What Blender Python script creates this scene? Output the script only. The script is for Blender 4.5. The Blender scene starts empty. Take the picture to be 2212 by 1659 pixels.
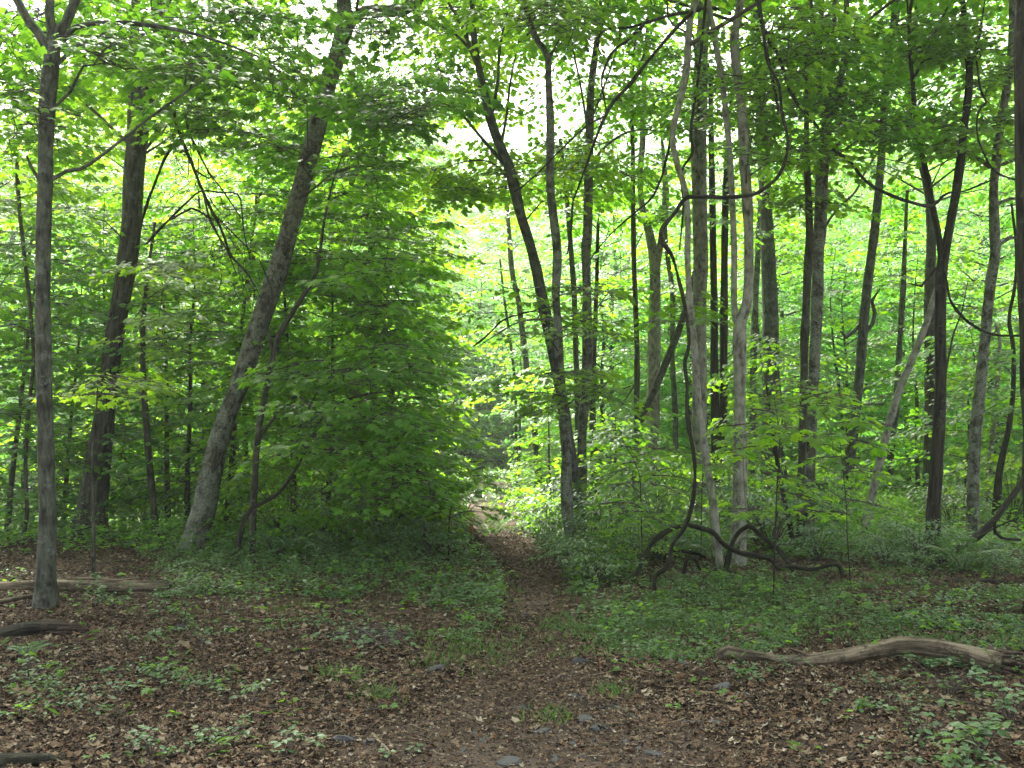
import bpy, math, random
import numpy as np
from mathutils import Vector

# ------------------------------------------------------------------ camera, sky, sun, exposure
SC = bpy.context.scene
COL = SC.collection
R = math.radians
random.seed(5)
RNG = np.random.default_rng(11)
FPX, CX, CY = 2170.0, 1106.0, 829.5        # focal length and centre in units of a 2212 px wide picture
EYE = np.array([0.0, 0.0, 1.6])
PITCH = math.atan(120.5 / FPX)
cam = bpy.data.cameras.new('camera')
cam.sensor_width = 36.0
cam.lens = 36.0 * FPX / 2212.0
cam.clip_start, cam.clip_end = 0.05, 2000.0
cam_ob = bpy.data.objects.new('camera', cam)
COL.objects.link(cam_ob)
cam_ob.location = EYE
cam_ob.rotation_euler = (R(90) + PITCH, 0, 0)
SC.camera = cam_ob

SUN_EL, SUN_AZ = R(56), R(-14)             # ahead of the camera, a little to the left
world = bpy.data.worlds.new('World')
SC.world = world
world.use_nodes = True
wn = world.node_tree
sky = wn.nodes.new('ShaderNodeTexSky')
sky.sky_type = 'NISHITA'
sky.sun_disc = False
sky.sun_elevation = SUN_EL
sky.sun_rotation = SUN_AZ % (2 * math.pi)
sky.air_density, sky.dust_density, sky.ozone_density = 1.0, 6.0, 1.0
wn.nodes['Background'].inputs['Strength'].default_value = 0.135
hz = wn.nodes.new('ShaderNodeHueSaturation')    # thin white cloud: the same sky with most of its blue gone
hz.inputs['Saturation'].default_value = 0.35
wn.links.new(sky.outputs[0], hz.inputs['Color'])
wn.links.new(hz.outputs[0], wn.nodes['Background'].inputs['Color'])
sun = bpy.data.lights.new('sun', 'SUN')
sun.energy = 4.5
sun.angle = R(4)
sun.color = (1.0, 0.95, 0.86)
sun_ob = bpy.data.objects.new('sun', sun)
COL.objects.link(sun_ob)
sd = Vector((math.sin(SUN_AZ) * math.cos(SUN_EL), math.cos(SUN_AZ) * math.cos(SUN_EL), math.sin(SUN_EL)))
sun_ob.rotation_euler = sd.to_track_quat('Z', 'Y').to_euler()
sun_ob.location = (0, 0, 60)
SC.view_settings.view_transform = 'Standard'
SC.view_settings.look = 'None'
SC.view_settings.exposure = 2.25
SC.view_settings.gamma = 1.0
SC.render.engine = 'CYCLES'
cy = SC.cycles
cy.max_bounces, cy.diffuse_bounces, cy.glossy_bounces = 8, 5, 2
cy.transmission_bounces, cy.volume_bounces, cy.transparent_max_bounces = 6, 0, 4
cy.use_denoising = True
cy.sample_clamp_indirect = 6.0
cy.caustics_reflective = cy.caustics_refractive = False

# ------------------------------------------------------------------ terrain and picture-to-ground helpers
def sstep(a, b, v):
    t = np.clip((v - a) / (b - a), 0, 1)
    return t * t * (3 - 2 * t)

_T = np.random.default_rng(3).random((256, 256))
def vnoise(x, y, s=1.0):
    x, y = np.asarray(x, float) * s + 1000.3, np.asarray(y, float) * s + 1000.7
    i, j = np.floor(x).astype(int), np.floor(y).astype(int)
    u, v = x - i, y - j
    u, v = u * u * (3 - 2 * u), v * v * (3 - 2 * v)
    g = lambda a, b: _T[a & 255, b & 255]
    return (g(i, j) * (1 - u) + g(i + 1, j) * u) * (1 - v) + (g(i, j + 1) * (1 - u) + g(i + 1, j + 1) * u) * v

TRAIL = np.array([(-0.2, 0.5), (0.1, 4.0), (0.14, 6.9), (0.20, 8.7), (0.28, 10.2), (0.26, 12.0), (0.06, 14.2),
                  (-0.28, 16.8), (-0.52, 20.0), (-0.66, 25.0), (-0.72, 32.0), (-0.8, 39.0), (-0.4, 50.0), (0.6, 62.0)])
def trail_x(y):
    return np.interp(y, TRAIL[:, 1], TRAIL[:, 0])
def trail_w(y):
    return np.interp(y, [0, 5, 7.2, 8.7, 12, 20, 60], [1.5, 1.1, 0.42, 0.27, 0.22, 0.36, 0.45])
def terrain(x, y):
    x, y = np.asarray(x, float), np.asarray(y, float)
    z = 0.10 * (vnoise(x, y, 0.35) - 0.5) + 0.05 * (vnoise(x, y, 1.3) - 0.5)
    z = z * sstep(2.0, 9.0, y) + 0.02 * (vnoise(x, y, 2.1) - 0.5)
    z = z - 0.7 * sstep(17.5, 24, y) * sstep(-1.5, -5, x)
    z = z + 0.17 * np.clip(y - 46, 0, 90) * sstep(46, 60, y) + 0.05 * np.clip(np.abs(x) - 25, 0, 60)
    return z - 0.035 * np.exp(-((x - trail_x(y)) / 0.4) ** 2) * sstep(6, 9, y)
def tz(x, y):
    return float(terrain(x, y))
def ray(px, py):
    r, u = (px - CX) / FPX, -(py - CY) / FPX
    return np.array([r, math.cos(PITCH) - u * math.sin(PITCH), math.sin(PITCH) + u * math.cos(PITCH)])
def P(px, py, d):                          # the point at distance d in front of the camera
    v = ray(px, py)
    return EYE + v * (d / v[1])
def G(px, py):                             # where that line meets the ground
    v = ray(px, py)
    d = 8.0
    for _ in range(30):
        p = EYE + v * (d / v[1])
        d = min(max((EYE[2] - tz(p[0], p[1])) * v[1] / max(-v[2], 1e-4), 3), 90)
    p = EYE + v * (d / v[1])
    p[2] = tz(p[0], p[1])
    return p

# ------------------------------------------------------------------ mesh building
class MB:
    def __init__(s):
        s.v, s.f, s.m, s.b, s.s, s.n = [], [], [], [], [], 0
    def add(s, v, f, mat=0, bark=None, smooth=False):
        v = np.asarray(v, float).reshape(-1, 3)
        f = np.asarray(f, int)
        s.v.append(v)
        s.f.append(f + s.n)
        s.m.append(np.full(len(f), mat))
        s.s.append(np.full(len(f), smooth))
        s.b.append(v if bark is None else bark)
        s.n += len(v)
    def build(s, name, mats, parent=None, origin=None):
        me = bpy.data.meshes.new(name)
        o = bpy.data.objects.new(name, me)
        COL.objects.link(o)
        if not isinstance(mats, (list, tuple)):
            mats = [mats]
        for m in mats:
            me.materials.append(m)
        org = np.zeros(3) if origin is None else np.asarray(origin, float)
        if s.v:
            v = np.concatenate(s.v) - org
            me.vertices.add(len(v))
            me.vertices.foreach_set('co', v.ravel())
            loops = np.concatenate([f.ravel() for f in s.f])
            sizes = np.concatenate([np.full(len(f), f.shape[1]) for f in s.f])
            me.loops.add(len(loops))
            me.loops.foreach_set('vertex_index', loops.astype(np.int32))
            me.polygons.add(len(sizes))
            starts = np.concatenate([[0], np.cumsum(sizes)[:-1]])
            me.polygons.foreach_set('loop_start', starts.astype(np.int32))
            me.polygons.foreach_set('material_index', np.concatenate(s.m).astype(np.int32))
            me.polygons.foreach_set('use_smooth', np.concatenate(s.s).astype(bool))
            me.update(calc_edges=True)
            a = me.attributes.new('bark', 'FLOAT_VECTOR', 'POINT')
            a.data.foreach_set('vector', np.concatenate(s.b).astype(np.float32).ravel())
        if parent is not None:
            o.parent = parent
        elif origin is not None:
            o.location = org
        return o

def catmull(p, step):
    p = np.asarray(p, float)
    if len(p) < 3:
        n = max(2, int(np.linalg.norm(p[-1, :3] - p[0, :3]) / step) + 1)
        t = np.linspace(0, 1, n)[:, None]
        return p[0] * (1 - t) + p[-1] * t
    q = np.vstack([2 * p[0] - p[1], p, 2 * p[-1] - p[-2]])
    out = []
    for i in range(1, len(q) - 2):
        n = max(1, int(np.linalg.norm(q[i + 1, :3] - q[i, :3]) / step))
        t = np.linspace(0, 1, n, endpoint=False)[:, None]
        a, b, c, d = q[i - 1], q[i], q[i + 1], q[i + 2]
        out.append(0.5 * (2 * b + (c - a) * t + (2 * a - 5 * b + 4 * c - d) * t ** 2 + (3 * b - a - 3 * c + d) * t ** 3))
    out.append(p[-1][None])
    return np.vstack(out)

def tube(mb, pts, rad, sides=8, step=0.25, rough=0.08, mat=0, cap=True, foot=None):
    """a tapered, slightly irregular limb along a smoothed line"""
    c = catmull(np.column_stack([np.asarray(pts, float), np.asarray(rad, float)]), step)
    p, r = c[:, :3], np.maximum(c[:, 3], 0.002)
    n = len(p)
    t = np.gradient(p, axis=0)
    t /= np.linalg.norm(t, axis=1)[:, None] + 1e-9
    ref = np.array([0.0, 1.0, 0.02])
    if abs(t[:, 1]).max() > 0.9:
        ref = np.array([0.3, 0.1, 1.0]) if abs(t[:, 2]).max() < 0.9 else np.array([1.0, 0.2, 0.1])
    u = np.cross(t, ref)
    u /= np.linalg.norm(u, axis=1)[:, None] + 1e-9
    w = np.cross(t, u)
    a = np.linspace(0, 2 * math.pi, sides, endpoint=False)
    L = np.concatenate([[0], np.cumsum(np.linalg.norm(np.diff(p, axis=0), axis=1))])
    o = random.random() * 90
    ln = L / (np.mean(r) * 6 + 0.02)
    rr = 1 + rough * (2 * vnoise(ln[:, None] + o, np.cos(a)[None] * 1.3 + np.sin(a)[None] * 0.9 + o) - 1) \
        + rough * 0.9 * (2 * vnoise(ln[:, None] * 0.5 + o, np.zeros((1, sides)) + o * 3) - 1)
    rr = rr * r[:, None]
    if foot:                               # the trunk swells and ribs out into roots at the ground
        h = np.clip(p[:, 2] - foot[0], -0.1, 9)[:, None] / (foot[1] * 1.6)
        rr = rr * (1 + np.exp(-h) * ((foot[2] - 1) * 0.9 + (foot[2] - 0.9) * 0.45 * np.cos(5 * a[None] + o + 0.8 * np.sin(2 * a[None] + o))))
    V = p[:, None] + rr[..., None] * (np.cos(a)[None, :, None] * u[:, None] + np.sin(a)[None, :, None] * w[:, None])
    B = np.stack([np.broadcast_to(np.cos(a)[None], rr.shape) * r[:, None], np.broadcast_to(np.sin(a)[None], rr.shape) * r[:, None],
                  np.broadcast_to(L[:, None], rr.shape)], -1) + o
    i, j = np.meshgrid(np.arange(n - 1), np.arange(sides), indexing='ij')
    k = (j + 1) % sides
    F = np.stack([i * sides + j, i * sides + k, (i + 1) * sides + k, (i + 1) * sides + j], -1).reshape(-1, 4)
    mb.add(V.reshape(-1, 3), F, mat, B.reshape(-1, 3), True)
    if cap:
        for e, row in ((0, p[0]), (n - 1, p[-1])):
            ring = V[e]
            vv = np.vstack([ring, row[None]])
            idx = np.arange(sides)
            ff = np.stack([idx, (idx + 1) % sides, np.full(sides, sides)], 1)
            if e == 0:
                ff = ff[:, ::-1]
            mb.add(vv, ff, mat, np.vstack([B[e], B[e].mean(0)[None]]), False)
    return p, r

MAPLE_V = [(0, 0.36, 0.05), (0, 0, 0), (0.20, -0.05, -0.03), (0.46, 0.06, -0.10), (0.33, 0.24, -0.04), (0.60, 0.56, -0.14), (0.24, 0.56, -0.02),
           (0, 1.02, -0.10), (-0.24, 0.56, -0.02), (-0.60, 0.56, -0.14), (-0.33, 0.24, -0.04), (-0.46, 0.06, -0.10), (-0.20, -0.05, -0.03)]
MAPLE = (np.array(MAPLE_V), np.array([(0, i, i % 12 + 1) for i in range(1, 13)]))
MID = (np.array([(0, 0, 0), (0.44, 0.16, -0.09), (0.28, 0.42, -0.03), (0.42, 0.62, -0.10), (0, 1, -0.08), (-0.42, 0.62, -0.10), (-0.28, 0.42, -0.03), (-0.44, 0.16, -0.09), (0, 0.45, 0.05)]),
       np.array([(8, 0, 1), (8, 1, 2), (8, 2, 3), (8, 3, 4), (8, 4, 5), (8, 5, 6), (8, 6, 7), (8, 7, 0)]))
OVAL = (np.array([(0, 0, 0), (0.33, 0.30, 0.06), (0.26, 0.68, 0.04), (0, 1, -0.08), (-0.26, 0.68, 0.04), (-0.33, 0.30, 0.06), (0, 0.5, 0.0)]),
        np.array([(0, 1, 6, 5), (1, 2, 3, 6), (6, 3, 4, 5)]))
FAR = (np.array([(0, 0, 0), (0.42, 0.42, -0.08), (0, 1, -0.05), (-0.42, 0.42, -0.08), (0, 0.45, 0.04)]),
       np.array([(0, 1, 4), (1, 2, 4), (2, 3, 4), (3, 0, 4)]))
DIA = (np.array([(0, 0, 0), (0.42, 0.45, 0.05), (0, 1, -0.05), (-0.42, 0.45, 0.05)]), np.array([(0, 1, 2), (0, 2, 3)]))
BLADE = (np.array([(-0.04, 0, 0), (0.04, 0, 0), (0.035, 0.55, 0.10), (-0.035, 0.55, 0.10), (0, 1, 0.32)]), np.array([(0, 1, 2), (0, 2, 3), (3, 2, 4)]))
CURL1 = (np.array([(0, 0, .05), (.34, .22, .26), (.22, .60, .10), (0, 1, .22), (-.24, .62, .02), (-.36, .2, .18), (0, .45, -.02)]),
         np.array([(0, 1, 6), (1, 2, 6), (2, 3, 6), (3, 4, 6), (4, 5, 6), (5, 0, 6)]))
CURL2 = (np.array([(0, 0, .12), (.42, .12, .02), (.26, .36, .12), (.48, .62, .22), (.16, .66, .02), (0, 1.0, .30), (-.18, .6, .05), (-.5, .5, .08), (-.25, .3, .0), (-.4, .02, .22), (0, .38, -.02)]),
         np.array([(i, (i + 1) % 10, 10) for i in range(10)]))

def unit(v):
    return v / (np.linalg.norm(v, axis=-1, keepdims=True) + 1e-9)
def leaves(mb, pos, dirs, nor, size, tmpl, mat=0):
    tv, tf = tmpl
    dirs = unit(dirs)
    side = unit(np.cross(dirs, nor))
    nor = np.cross(side, dirs)
    s = np.asarray(size)[:, None, None]
    V = pos[:, None] + s * (tv[None, :, 0:1] * side[:, None] + tv[None, :, 1:2] * dirs[:, None] + tv[None, :, 2:3] * nor[:, None])
    F = tf[None] + (np.arange(len(pos)) * len(tv))[:, None, None]
    mb.add(V.reshape(-1, 3), F.reshape(-1, tf.shape[1]), mat)

def spray(mb, c, az, L, W, n, size, tmpl, droop=0.15, tilt=0.0, twigs=True, leafmat=0, twigmat=1, nj=0.34):
    """a flat fan of leaves on a forked twig, as maples carry them"""
    u = np.array([math.cos(az), math.sin(az), tilt])
    v = np.array([-math.sin(az), math.cos(az), RNG.normal(0, 0.12)])
    A = np.asarray(c, float) - u * L * 0.45
    def at(t, s, side):
        wd = W * (0.35 + 0.65 * np.sin(math.pi * np.clip(0.12 + 0.80 * t, 0, 1)))
        q = A + u * (t * L + s * wd * 0.55)[:, None] + v * (side * s * wd)[:, None]
        dd = (t - 0.3) * L
        q[:, 2] += -droop * (dd * dd / L + s * s * W * 0.6)
        return q
    t = RNG.random(n) ** 0.85
    s = RNG.random(n) ** 0.7
    sd_ = RNG.choice([-1.0, 1.0], n)
    k = 6
    t = np.round(t * k) / k + RNG.normal(0, 0.035, n)
    pos = at(t, s, sd_) + RNG.normal(0, 0.035, (n, 3)) * np.array([1, 1, 0.8])
    ang = az + sd_ * (0.9 + RNG.normal(0, 0.55, n)) * (0.3 + 0.7 * s)
    d = np.stack([np.cos(ang), np.sin(ang), -0.25 - RNG.random(n) * 0.45], 1)
    nr = np.stack([RNG.normal(0, nj, n), RNG.normal(0, nj, n), np.ones(n)], 1)
    leaves(mb, pos, d, nr, size * (0.6 + 0.6 * RNG.random(n)), tmpl, leafmat)
    if twigs:
        tt = np.linspace(0, 1, 4)
        tube(mb, at(tt, np.zeros(4), np.ones(4)), np.linspace(0.008, 0.002, 4), 4, 0.3, 0, twigmat, False)
        for i in range(1, k):
            for sg in (-1.0, 1.0):
                ss = np.array([0, 0.5, 0.95])
                tube(mb, at(np.full(3, i / k), ss, np.full(3, sg)), [0.004, 0.003, 0.0015], 3, 0.5, 0, twigmat, False)
    return A

# ------------------------------------------------------------------ materials
def mat_new(name):
    m = bpy.data.materials.new(name)
    m.use_nodes = True
    nt = m.node_tree
    for n in list(nt.nodes):
        nt.nodes.remove(n)
    return m, nt, nt.nodes.new('ShaderNodeOutputMaterial')
def node(nt, t, **kw):
    n = nt.nodes.new(t)
    for k, v in kw.items():
        if k in n.inputs.keys():
            n.inputs[k].default_value = v
        else:
            setattr(n, k, v)
    return n
def ramp(nt, src, stops):
    r = nt.nodes.new('ShaderNodeValToRGB')
    e = r.color_ramp.elements
    while len(e) < len(stops):
        e.new(0.5)
    for x, (p, c) in zip(e, stops):
        x.position, x.color = p, (*c, 1)
    nt.links.new(src, r.inputs[0])
    return r.outputs[0]
def mix(nt, f, a, b, mode='MIX'):
    n = nt.nodes.new('ShaderNodeMix')
    n.data_type, n.blend_type = 'RGBA', mode
    for sock, v in ((n.inputs[0], f), (n.inputs[6], a), (n.inputs[7], b)):
        if hasattr(v, 'links'):
            nt.links.new(v, sock)
        elif isinstance(v, (int, float)):
            sock.default_value = v
        else:
            sock.default_value = (*v, 1)
    return n.outputs[2]

def leaf_mat(name, c1, c2, t1, t2, rough=0.5, spec=0.22):
    m, nt, out = mat_new(name)
    geo = node(nt, 'ShaderNodeNewGeometry')
    oi = node(nt, 'ShaderNodeObjectInfo')
    t1, t2 = [(c[0] * 1.0, c[1] * 0.93, c[2] * 0.7) for c in (t1, t2)]
    c1, c2 = [(c[0] * 0.72, c[1] * 0.70, c[2] * 0.55) for c in (c1, c2)]
    col = ramp(nt, geo.outputs['Random Per Island'], [(0.0, c1), (0.85, c2), (1.0, tuple(x * 1.25 for x in c2))])
    tr = ramp(nt, geo.outputs['Random Per Island'], [(0.0, t1), (1.0, t2)])
    hs = node(nt, 'ShaderNodeHueSaturation')
    h2 = node(nt, 'ShaderNodeHueSaturation')
    ma = node(nt, 'ShaderNodeMapRange')
    ma.inputs['To Min'].default_value, ma.inputs['To Max'].default_value = 0.488, 0.512
    nt.links.new(oi.outputs['Random'], ma.inputs['Value'])
    for h, c in ((hs, col), (h2, tr)):
        nt.links.new(ma.outputs[0], h.inputs['Hue'])
        nt.links.new(c, h.inputs['Color'])
    b = node(nt, 'ShaderNodeBsdfPrincipled', Roughness=rough)
    b.inputs['Specular IOR Level'].default_value = spec
    t = node(nt, 'ShaderNodeBsdfTranslucent')
    nt.links.new(hs.outputs[0], b.inputs['Base Color'])
    nt.links.new(h2.outputs[0], t.inputs['Color'])
    a = node(nt, 'ShaderNodeAddShader')
    nt.links.new(b.outputs[0], a.inputs[0])
    nt.links.new(t.outputs[0], a.inputs[1])
    nt.links.new(a.outputs[0], out.inputs['Surface'])
    return m

def bark_mat(name, c1, c2, lichen=(0.2, 0.22, 0.17), la=0.35, furrow=0.5, scale=22, zs=0.16, rings=0.0):
    m, nt, out = mat_new(name)
    at = node(nt, 'ShaderNodeAttribute', attribute_name='bark')
    mp = node(nt, 'ShaderNodeMapping')
    mp.inputs['Scale'].default_value = (1, 1, zs)
    nt.links.new(at.outputs['Vector'], mp.inputs['Vector'])
    n1 = node(nt, 'ShaderNodeTexNoise', Scale=scale, Detail=9.0, Roughness=0.66)
    nt.links.new(mp.outputs[0], n1.inputs['Vector'])
    n2 = node(nt, 'ShaderNodeTexNoise', Scale=7.0, Detail=7.0, Roughness=0.7)
    nt.links.new(at.outputs['Vector'], n2.inputs['Vector'])
    n3 = node(nt, 'ShaderNodeTexNoise', Scale=60.0, Detail=4.0, Roughness=0.7)
    nt.links.new(at.outputs['Vector'], n3.inputs['Vector'])
    c1, c2 = [(c[0] * 0.57, c[1] * 0.67, c[2] * 0.55) for c in (c1, c2)]
    lichen = tuple(x * (1.05 if la > 0.6 else 0.8) for x in lichen)
    col = ramp(nt, n1.outputs[0], [(0.36, tuple(x * 0.32 for x in c1)), (0.46, c1), (0.60, c2)])
    lm = ramp(nt, n2.outputs[0], [(0.60 - la * 0.22, (0, 0, 0)), (0.66 - la * 0.16, (1, 1, 1))])
    sp = ramp(nt, n3.outputs[0], [(0.38, (0.15, 0.15, 0.15)), (0.6, (0.95, 0.95, 0.95))])
    lm2 = mix(nt, 1.0, lm, sp, 'MULTIPLY')
    col = mix(nt, lm2, col, lichen)
    if rings:
        wv = node(nt, 'ShaderNodeTexWave', Scale=0.55, Distortion=1.6)
        wv.bands_direction = 'Z'
        wv.inputs['Detail'].default_value = 3
        nt.links.new(at.outputs['Vector'], wv.inputs['Vector'])
        rm = ramp(nt, wv.outputs['Fac'], [(0.0, (1 - rings, 1 - rings, 1 - rings)), (0.1, (1, 1, 1))])
        col = mix(nt, 1.0, col, rm, 'MULTIPLY')
    b = node(nt, 'ShaderNodeBsdfPrincipled', Roughness=0.88)
    b.inputs['Specular IOR Level'].default_value = 0.2
    nt.links.new(col, b.inputs['Base Color'])
    ad = node(nt, 'ShaderNodeMath', operation='MULTIPLY_ADD')
    ad.inputs[1].default_value = 0.25
    nt.links.new(n3.outputs[0], ad.inputs[0])
    nt.links.new(n1.outputs[0], ad.inputs[2])
    bp = node(nt, 'ShaderNodeBump', Strength=min(1.0, furrow * 1.3), Distance=0.05)
    nt.links.new(ad.outputs[0], bp.inputs['Height'])
    nt.links.new(bp.outputs[0], b.inputs['Normal'])
    nt.links.new(b.outputs[0], out.inputs['Surface'])
    return m

def ground_mat(name, cols, scale, dirt, dirt_bias):
    m, nt, out = mat_new(name)
    tc = node(nt, 'ShaderNodeTexCoord')
    v = node(nt, 'ShaderNodeTexVoronoi', Scale=scale, Randomness=1.0)
    wob = node(nt, 'ShaderNodeTexNoise', Scale=scale * 0.7, Detail=3.0)
    nt.links.new(tc.outputs['Object'], wob.inputs['Vector'])
    vm = node(nt, 'ShaderNodeVectorMath', operation='MULTIPLY_ADD')
    vm.inputs[1].default_value = (0.06, 0.06, 0.06)
    nt.links.new(wob.outputs['Color'], vm.inputs[0])
    nt.links.new(tc.outputs['Object'], vm.inputs[2])
    nt.links.new(vm.outputs[0], v.inputs['Vector'])
    sp = node(nt, 'ShaderNodeSeparateColor')
    nt.links.new(v.outputs['Color'], sp.inputs[0])
    n = len(cols)
    lc = ramp(nt, sp.outputs[0], [(i / (n - 1), c) for i, c in enumerate(cols)])
    nn = node(nt, 'ShaderNodeTexNoise', Scale=2.2, Detail=9.0, Roughness=0.7)
    nt.links.new(tc.outputs['Object'], nn.inputs['Vector'])
    n4 = node(nt, 'ShaderNodeTexNoise', Scale=45.0, Detail=6.0, Roughness=0.75)
    nt.links.new(tc.outputs['Object'], n4.inputs['Vector'])
    dm = ramp(nt, nn.outputs[0], [(dirt_bias, (0, 0, 0)), (dirt_bias + 0.16, (1, 1, 1))])
    dc = ramp(nt, n4.outputs[0], [(0.3, tuple(x * 0.45 for x in dirt)), (0.55, dirt), (0.75, tuple(x * 1.6 for x in dirt))])
    col = mix(nt, dm, dc, lc)
    b = node(nt, 'ShaderNodeBsdfPrincipled', Roughness=0.92)
    b.inputs['Specular IOR Level'].default_value = 0.15
    nt.links.new(col, b.inputs['Base Color'])
    ad = node(nt, 'ShaderNodeMath', operation='ADD')
    nt.links.new(sp.outputs[1], ad.inputs[0])
    nt.links.new(n4.outputs[0], ad.inputs[1])
    bp = node(nt, 'ShaderNodeBump', Strength=0.8, Distance=0.02)
    nt.links.new(ad.outputs[0], bp.inputs['Height'])
    nt.links.new(bp.outputs[0], b.inputs['Normal'])
    nt.links.new(b.outputs[0], out.inputs['Surface'])
    return m

def island_mat(name, stops, rough=0.85, transl=0.0):
    m, nt, out = mat_new(name)
    geo = node(nt, 'ShaderNodeNewGeometry')
    col = ramp(nt, geo.outputs['Random Per Island'], stops)
    tc = node(nt, 'ShaderNodeTexCoord')
    n = node(nt, 'ShaderNodeTexNoise', Scale=40.0, Detail=4.0)
    nt.links.new(tc.outputs['Object'], n.inputs['Vector'])
    sh = ramp(nt, n.outputs[0], [(0.3, (0.6, 0.6, 0.6)), (0.7, (1.15, 1.15, 1.15))])
    col = mix(nt, 1.0, col, sh, 'MULTIPLY')
    b = node(nt, 'ShaderNodeBsdfPrincipled', Roughness=rough)
    b.inputs['Specular IOR Level'].default_value = 0.3
    nt.links.new(col, b.inputs['Base Color'])
    nt.links.new(b.outputs[0], out.inputs['Surface'])
    return m

def plain_mat(name, col, rough=0.7, var=0.35, scale=30, bump=0.3):
    m, nt, out = mat_new(name)
    tc = node(nt, 'ShaderNodeTexCoord')
    n = node(nt, 'ShaderNodeTexNoise', Scale=scale, Detail=8.0, Roughness=0.7)
    nt.links.new(tc.outputs['Object'], n.inputs['Vector'])
    c = ramp(nt, n.outputs[0], [(0.3, tuple(x * (1 - var) for x in col)), (0.7, tuple(x * (1 + var) for x in col))])
    b = node(nt, 'ShaderNodeBsdfPrincipled', Roughness=rough)
    nt.links.new(c, b.inputs['Base Color'])
    bp = node(nt, 'ShaderNodeBump', Strength=bump, Distance=0.02)
    nt.links.new(n.outputs[0], bp.inputs['Height'])
    nt.links.new(bp.outputs[0], b.inputs['Normal'])
    nt.links.new(b.outputs[0], out.inputs['Surface'])
    return m

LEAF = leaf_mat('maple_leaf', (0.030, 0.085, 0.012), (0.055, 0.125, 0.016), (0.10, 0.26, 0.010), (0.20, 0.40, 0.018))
LEAF_B = leaf_mat('young_sunlit_leaf', (0.040, 0.105, 0.012), (0.075, 0.150, 0.016), (0.14, 0.34, 0.012), (0.27, 0.48, 0.022))  # young yellow-green leaf, with sunlit brightness also put into the colour
LEAF_D = leaf_mat('shaded_leaf', (0.024, 0.075, 0.014), (0.042, 0.110, 0.020), (0.07, 0.20, 0.010), (0.13, 0.30, 0.016))  # darker copy of the maple leaf, shade put into its colour
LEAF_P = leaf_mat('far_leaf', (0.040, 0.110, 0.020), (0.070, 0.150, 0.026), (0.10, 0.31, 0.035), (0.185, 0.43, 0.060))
LEAF_G = leaf_mat('low_leaf', (0.040, 0.098, 0.046), (0.085, 0.155, 0.076), (0.030, 0.080, 0.016), (0.07, 0.14, 0.028), 0.42, 0.3)
LEAF_U = leaf_mat('undergrowth_leaf', (0.032, 0.085, 0.018), (0.062, 0.125, 0.026), (0.07, 0.20, 0.012), (0.15, 0.32, 0.02), 0.5, 0.2)
LEAF_M = leaf_mat('moss_leaf', (0.040, 0.085, 0.034), (0.085, 0.145, 0.054), (0.03, 0.075, 0.016), (0.06, 0.12, 0.03), 0.55, 0.2)
GRASS = leaf_mat('grass_blade', (0.035, 0.080, 0.018), (0.065, 0.115, 0.026), (0.04, 0.10, 0.014), (0.07, 0.14, 0.02), 0.6, 0.2)
TWIG = plain_mat('twig_bark', (0.055, 0.045, 0.035), 0.85, 0.3, 20)
BARK_G = bark_mat('grey_bark', (0.082, 0.078, 0.066), (0.15, 0.142, 0.124), (0.17, 0.19, 0.16), 0.30, 0.35, 20, 0.3, 0.35)
BARK_L = bark_mat('lichen_bark', (0.075, 0.066, 0.052), (0.145, 0.130, 0.105), (0.21, 0.24, 0.18), 0.75, 0.7)
BARK_R = bark_mat('rough_bark', (0.070, 0.060, 0.048), (0.135, 0.120, 0.098), (0.15, 0.175, 0.12), 0.35, 0.8)
BARK_D = bark_mat('dark_bark', (0.040, 0.033, 0.026), (0.085, 0.070, 0.054), (0.10, 0.11, 0.07), 0.15, 0.9, 26, 0.1)
BARK_P = bark_mat('pale_bark', (0.27, 0.235, 0.21), (0.43, 0.38, 0.345), (0.32, 0.32, 0.28), 0.3, 0.2, 15, 0.5, 0.25)
BARK_V = bark_mat('vine_bark', (0.030, 0.026, 0.019), (0.072, 0.062, 0.045), (0.09, 0.09, 0.07), 0.15, 1.0, 40, 0.08)
WOOD = bark_mat('dead_wood', (0.20, 0.138, 0.108), (0.50, 0.355, 0.295), (0.05, 0.042, 0.026), 0.5, 0.9, 20, 0.09)
ROT = plain_mat('rotten_wood', (0.06, 0.04, 0.028), 0.95, 0.6, 25, 0.8)
LITTER = island_mat('leaf_litter', [(0.0, (0.018, 0.013, 0.008)), (0.28, (0.050, 0.034, 0.019)), (0.50, (0.105, 0.070, 0.038)), (0.62, (0.105, 0.052, 0.023)), (0.78, (0.165, 0.117, 0.067)), (0.94, (0.235, 0.180, 0.112)), (1.0, (0.36, 0.32, 0.23))])
STONE = plain_mat('slate_stone', (0.042, 0.042, 0.040), 0.75, 0.4, 14, 0.5)
GROUND = ground_mat('forest_soil', [(0.024, 0.017, 0.010), (0.055, 0.038, 0.023), (0.095, 0.067, 0.040), (0.07, 0.043, 0.025), (0.13, 0.098, 0.063)], 34, (0.045, 0.034, 0.025), 0.36)
DIRT = ground_mat('trail_dirt', [(0.04, 0.029, 0.02), (0.095, 0.070, 0.049), (0.16, 0.122, 0.087)], 40, (0.095, 0.071, 0.052), 0.50)
BLUE = plain_mat('blue_paint', (0.018, 0.04, 0.10), 0.8, 0.3, 60)
ORANGE = plain_mat('orange_ribbon', (0.65, 0.16, 0.03), 0.5, 0.15, 60, 0.1)

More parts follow.
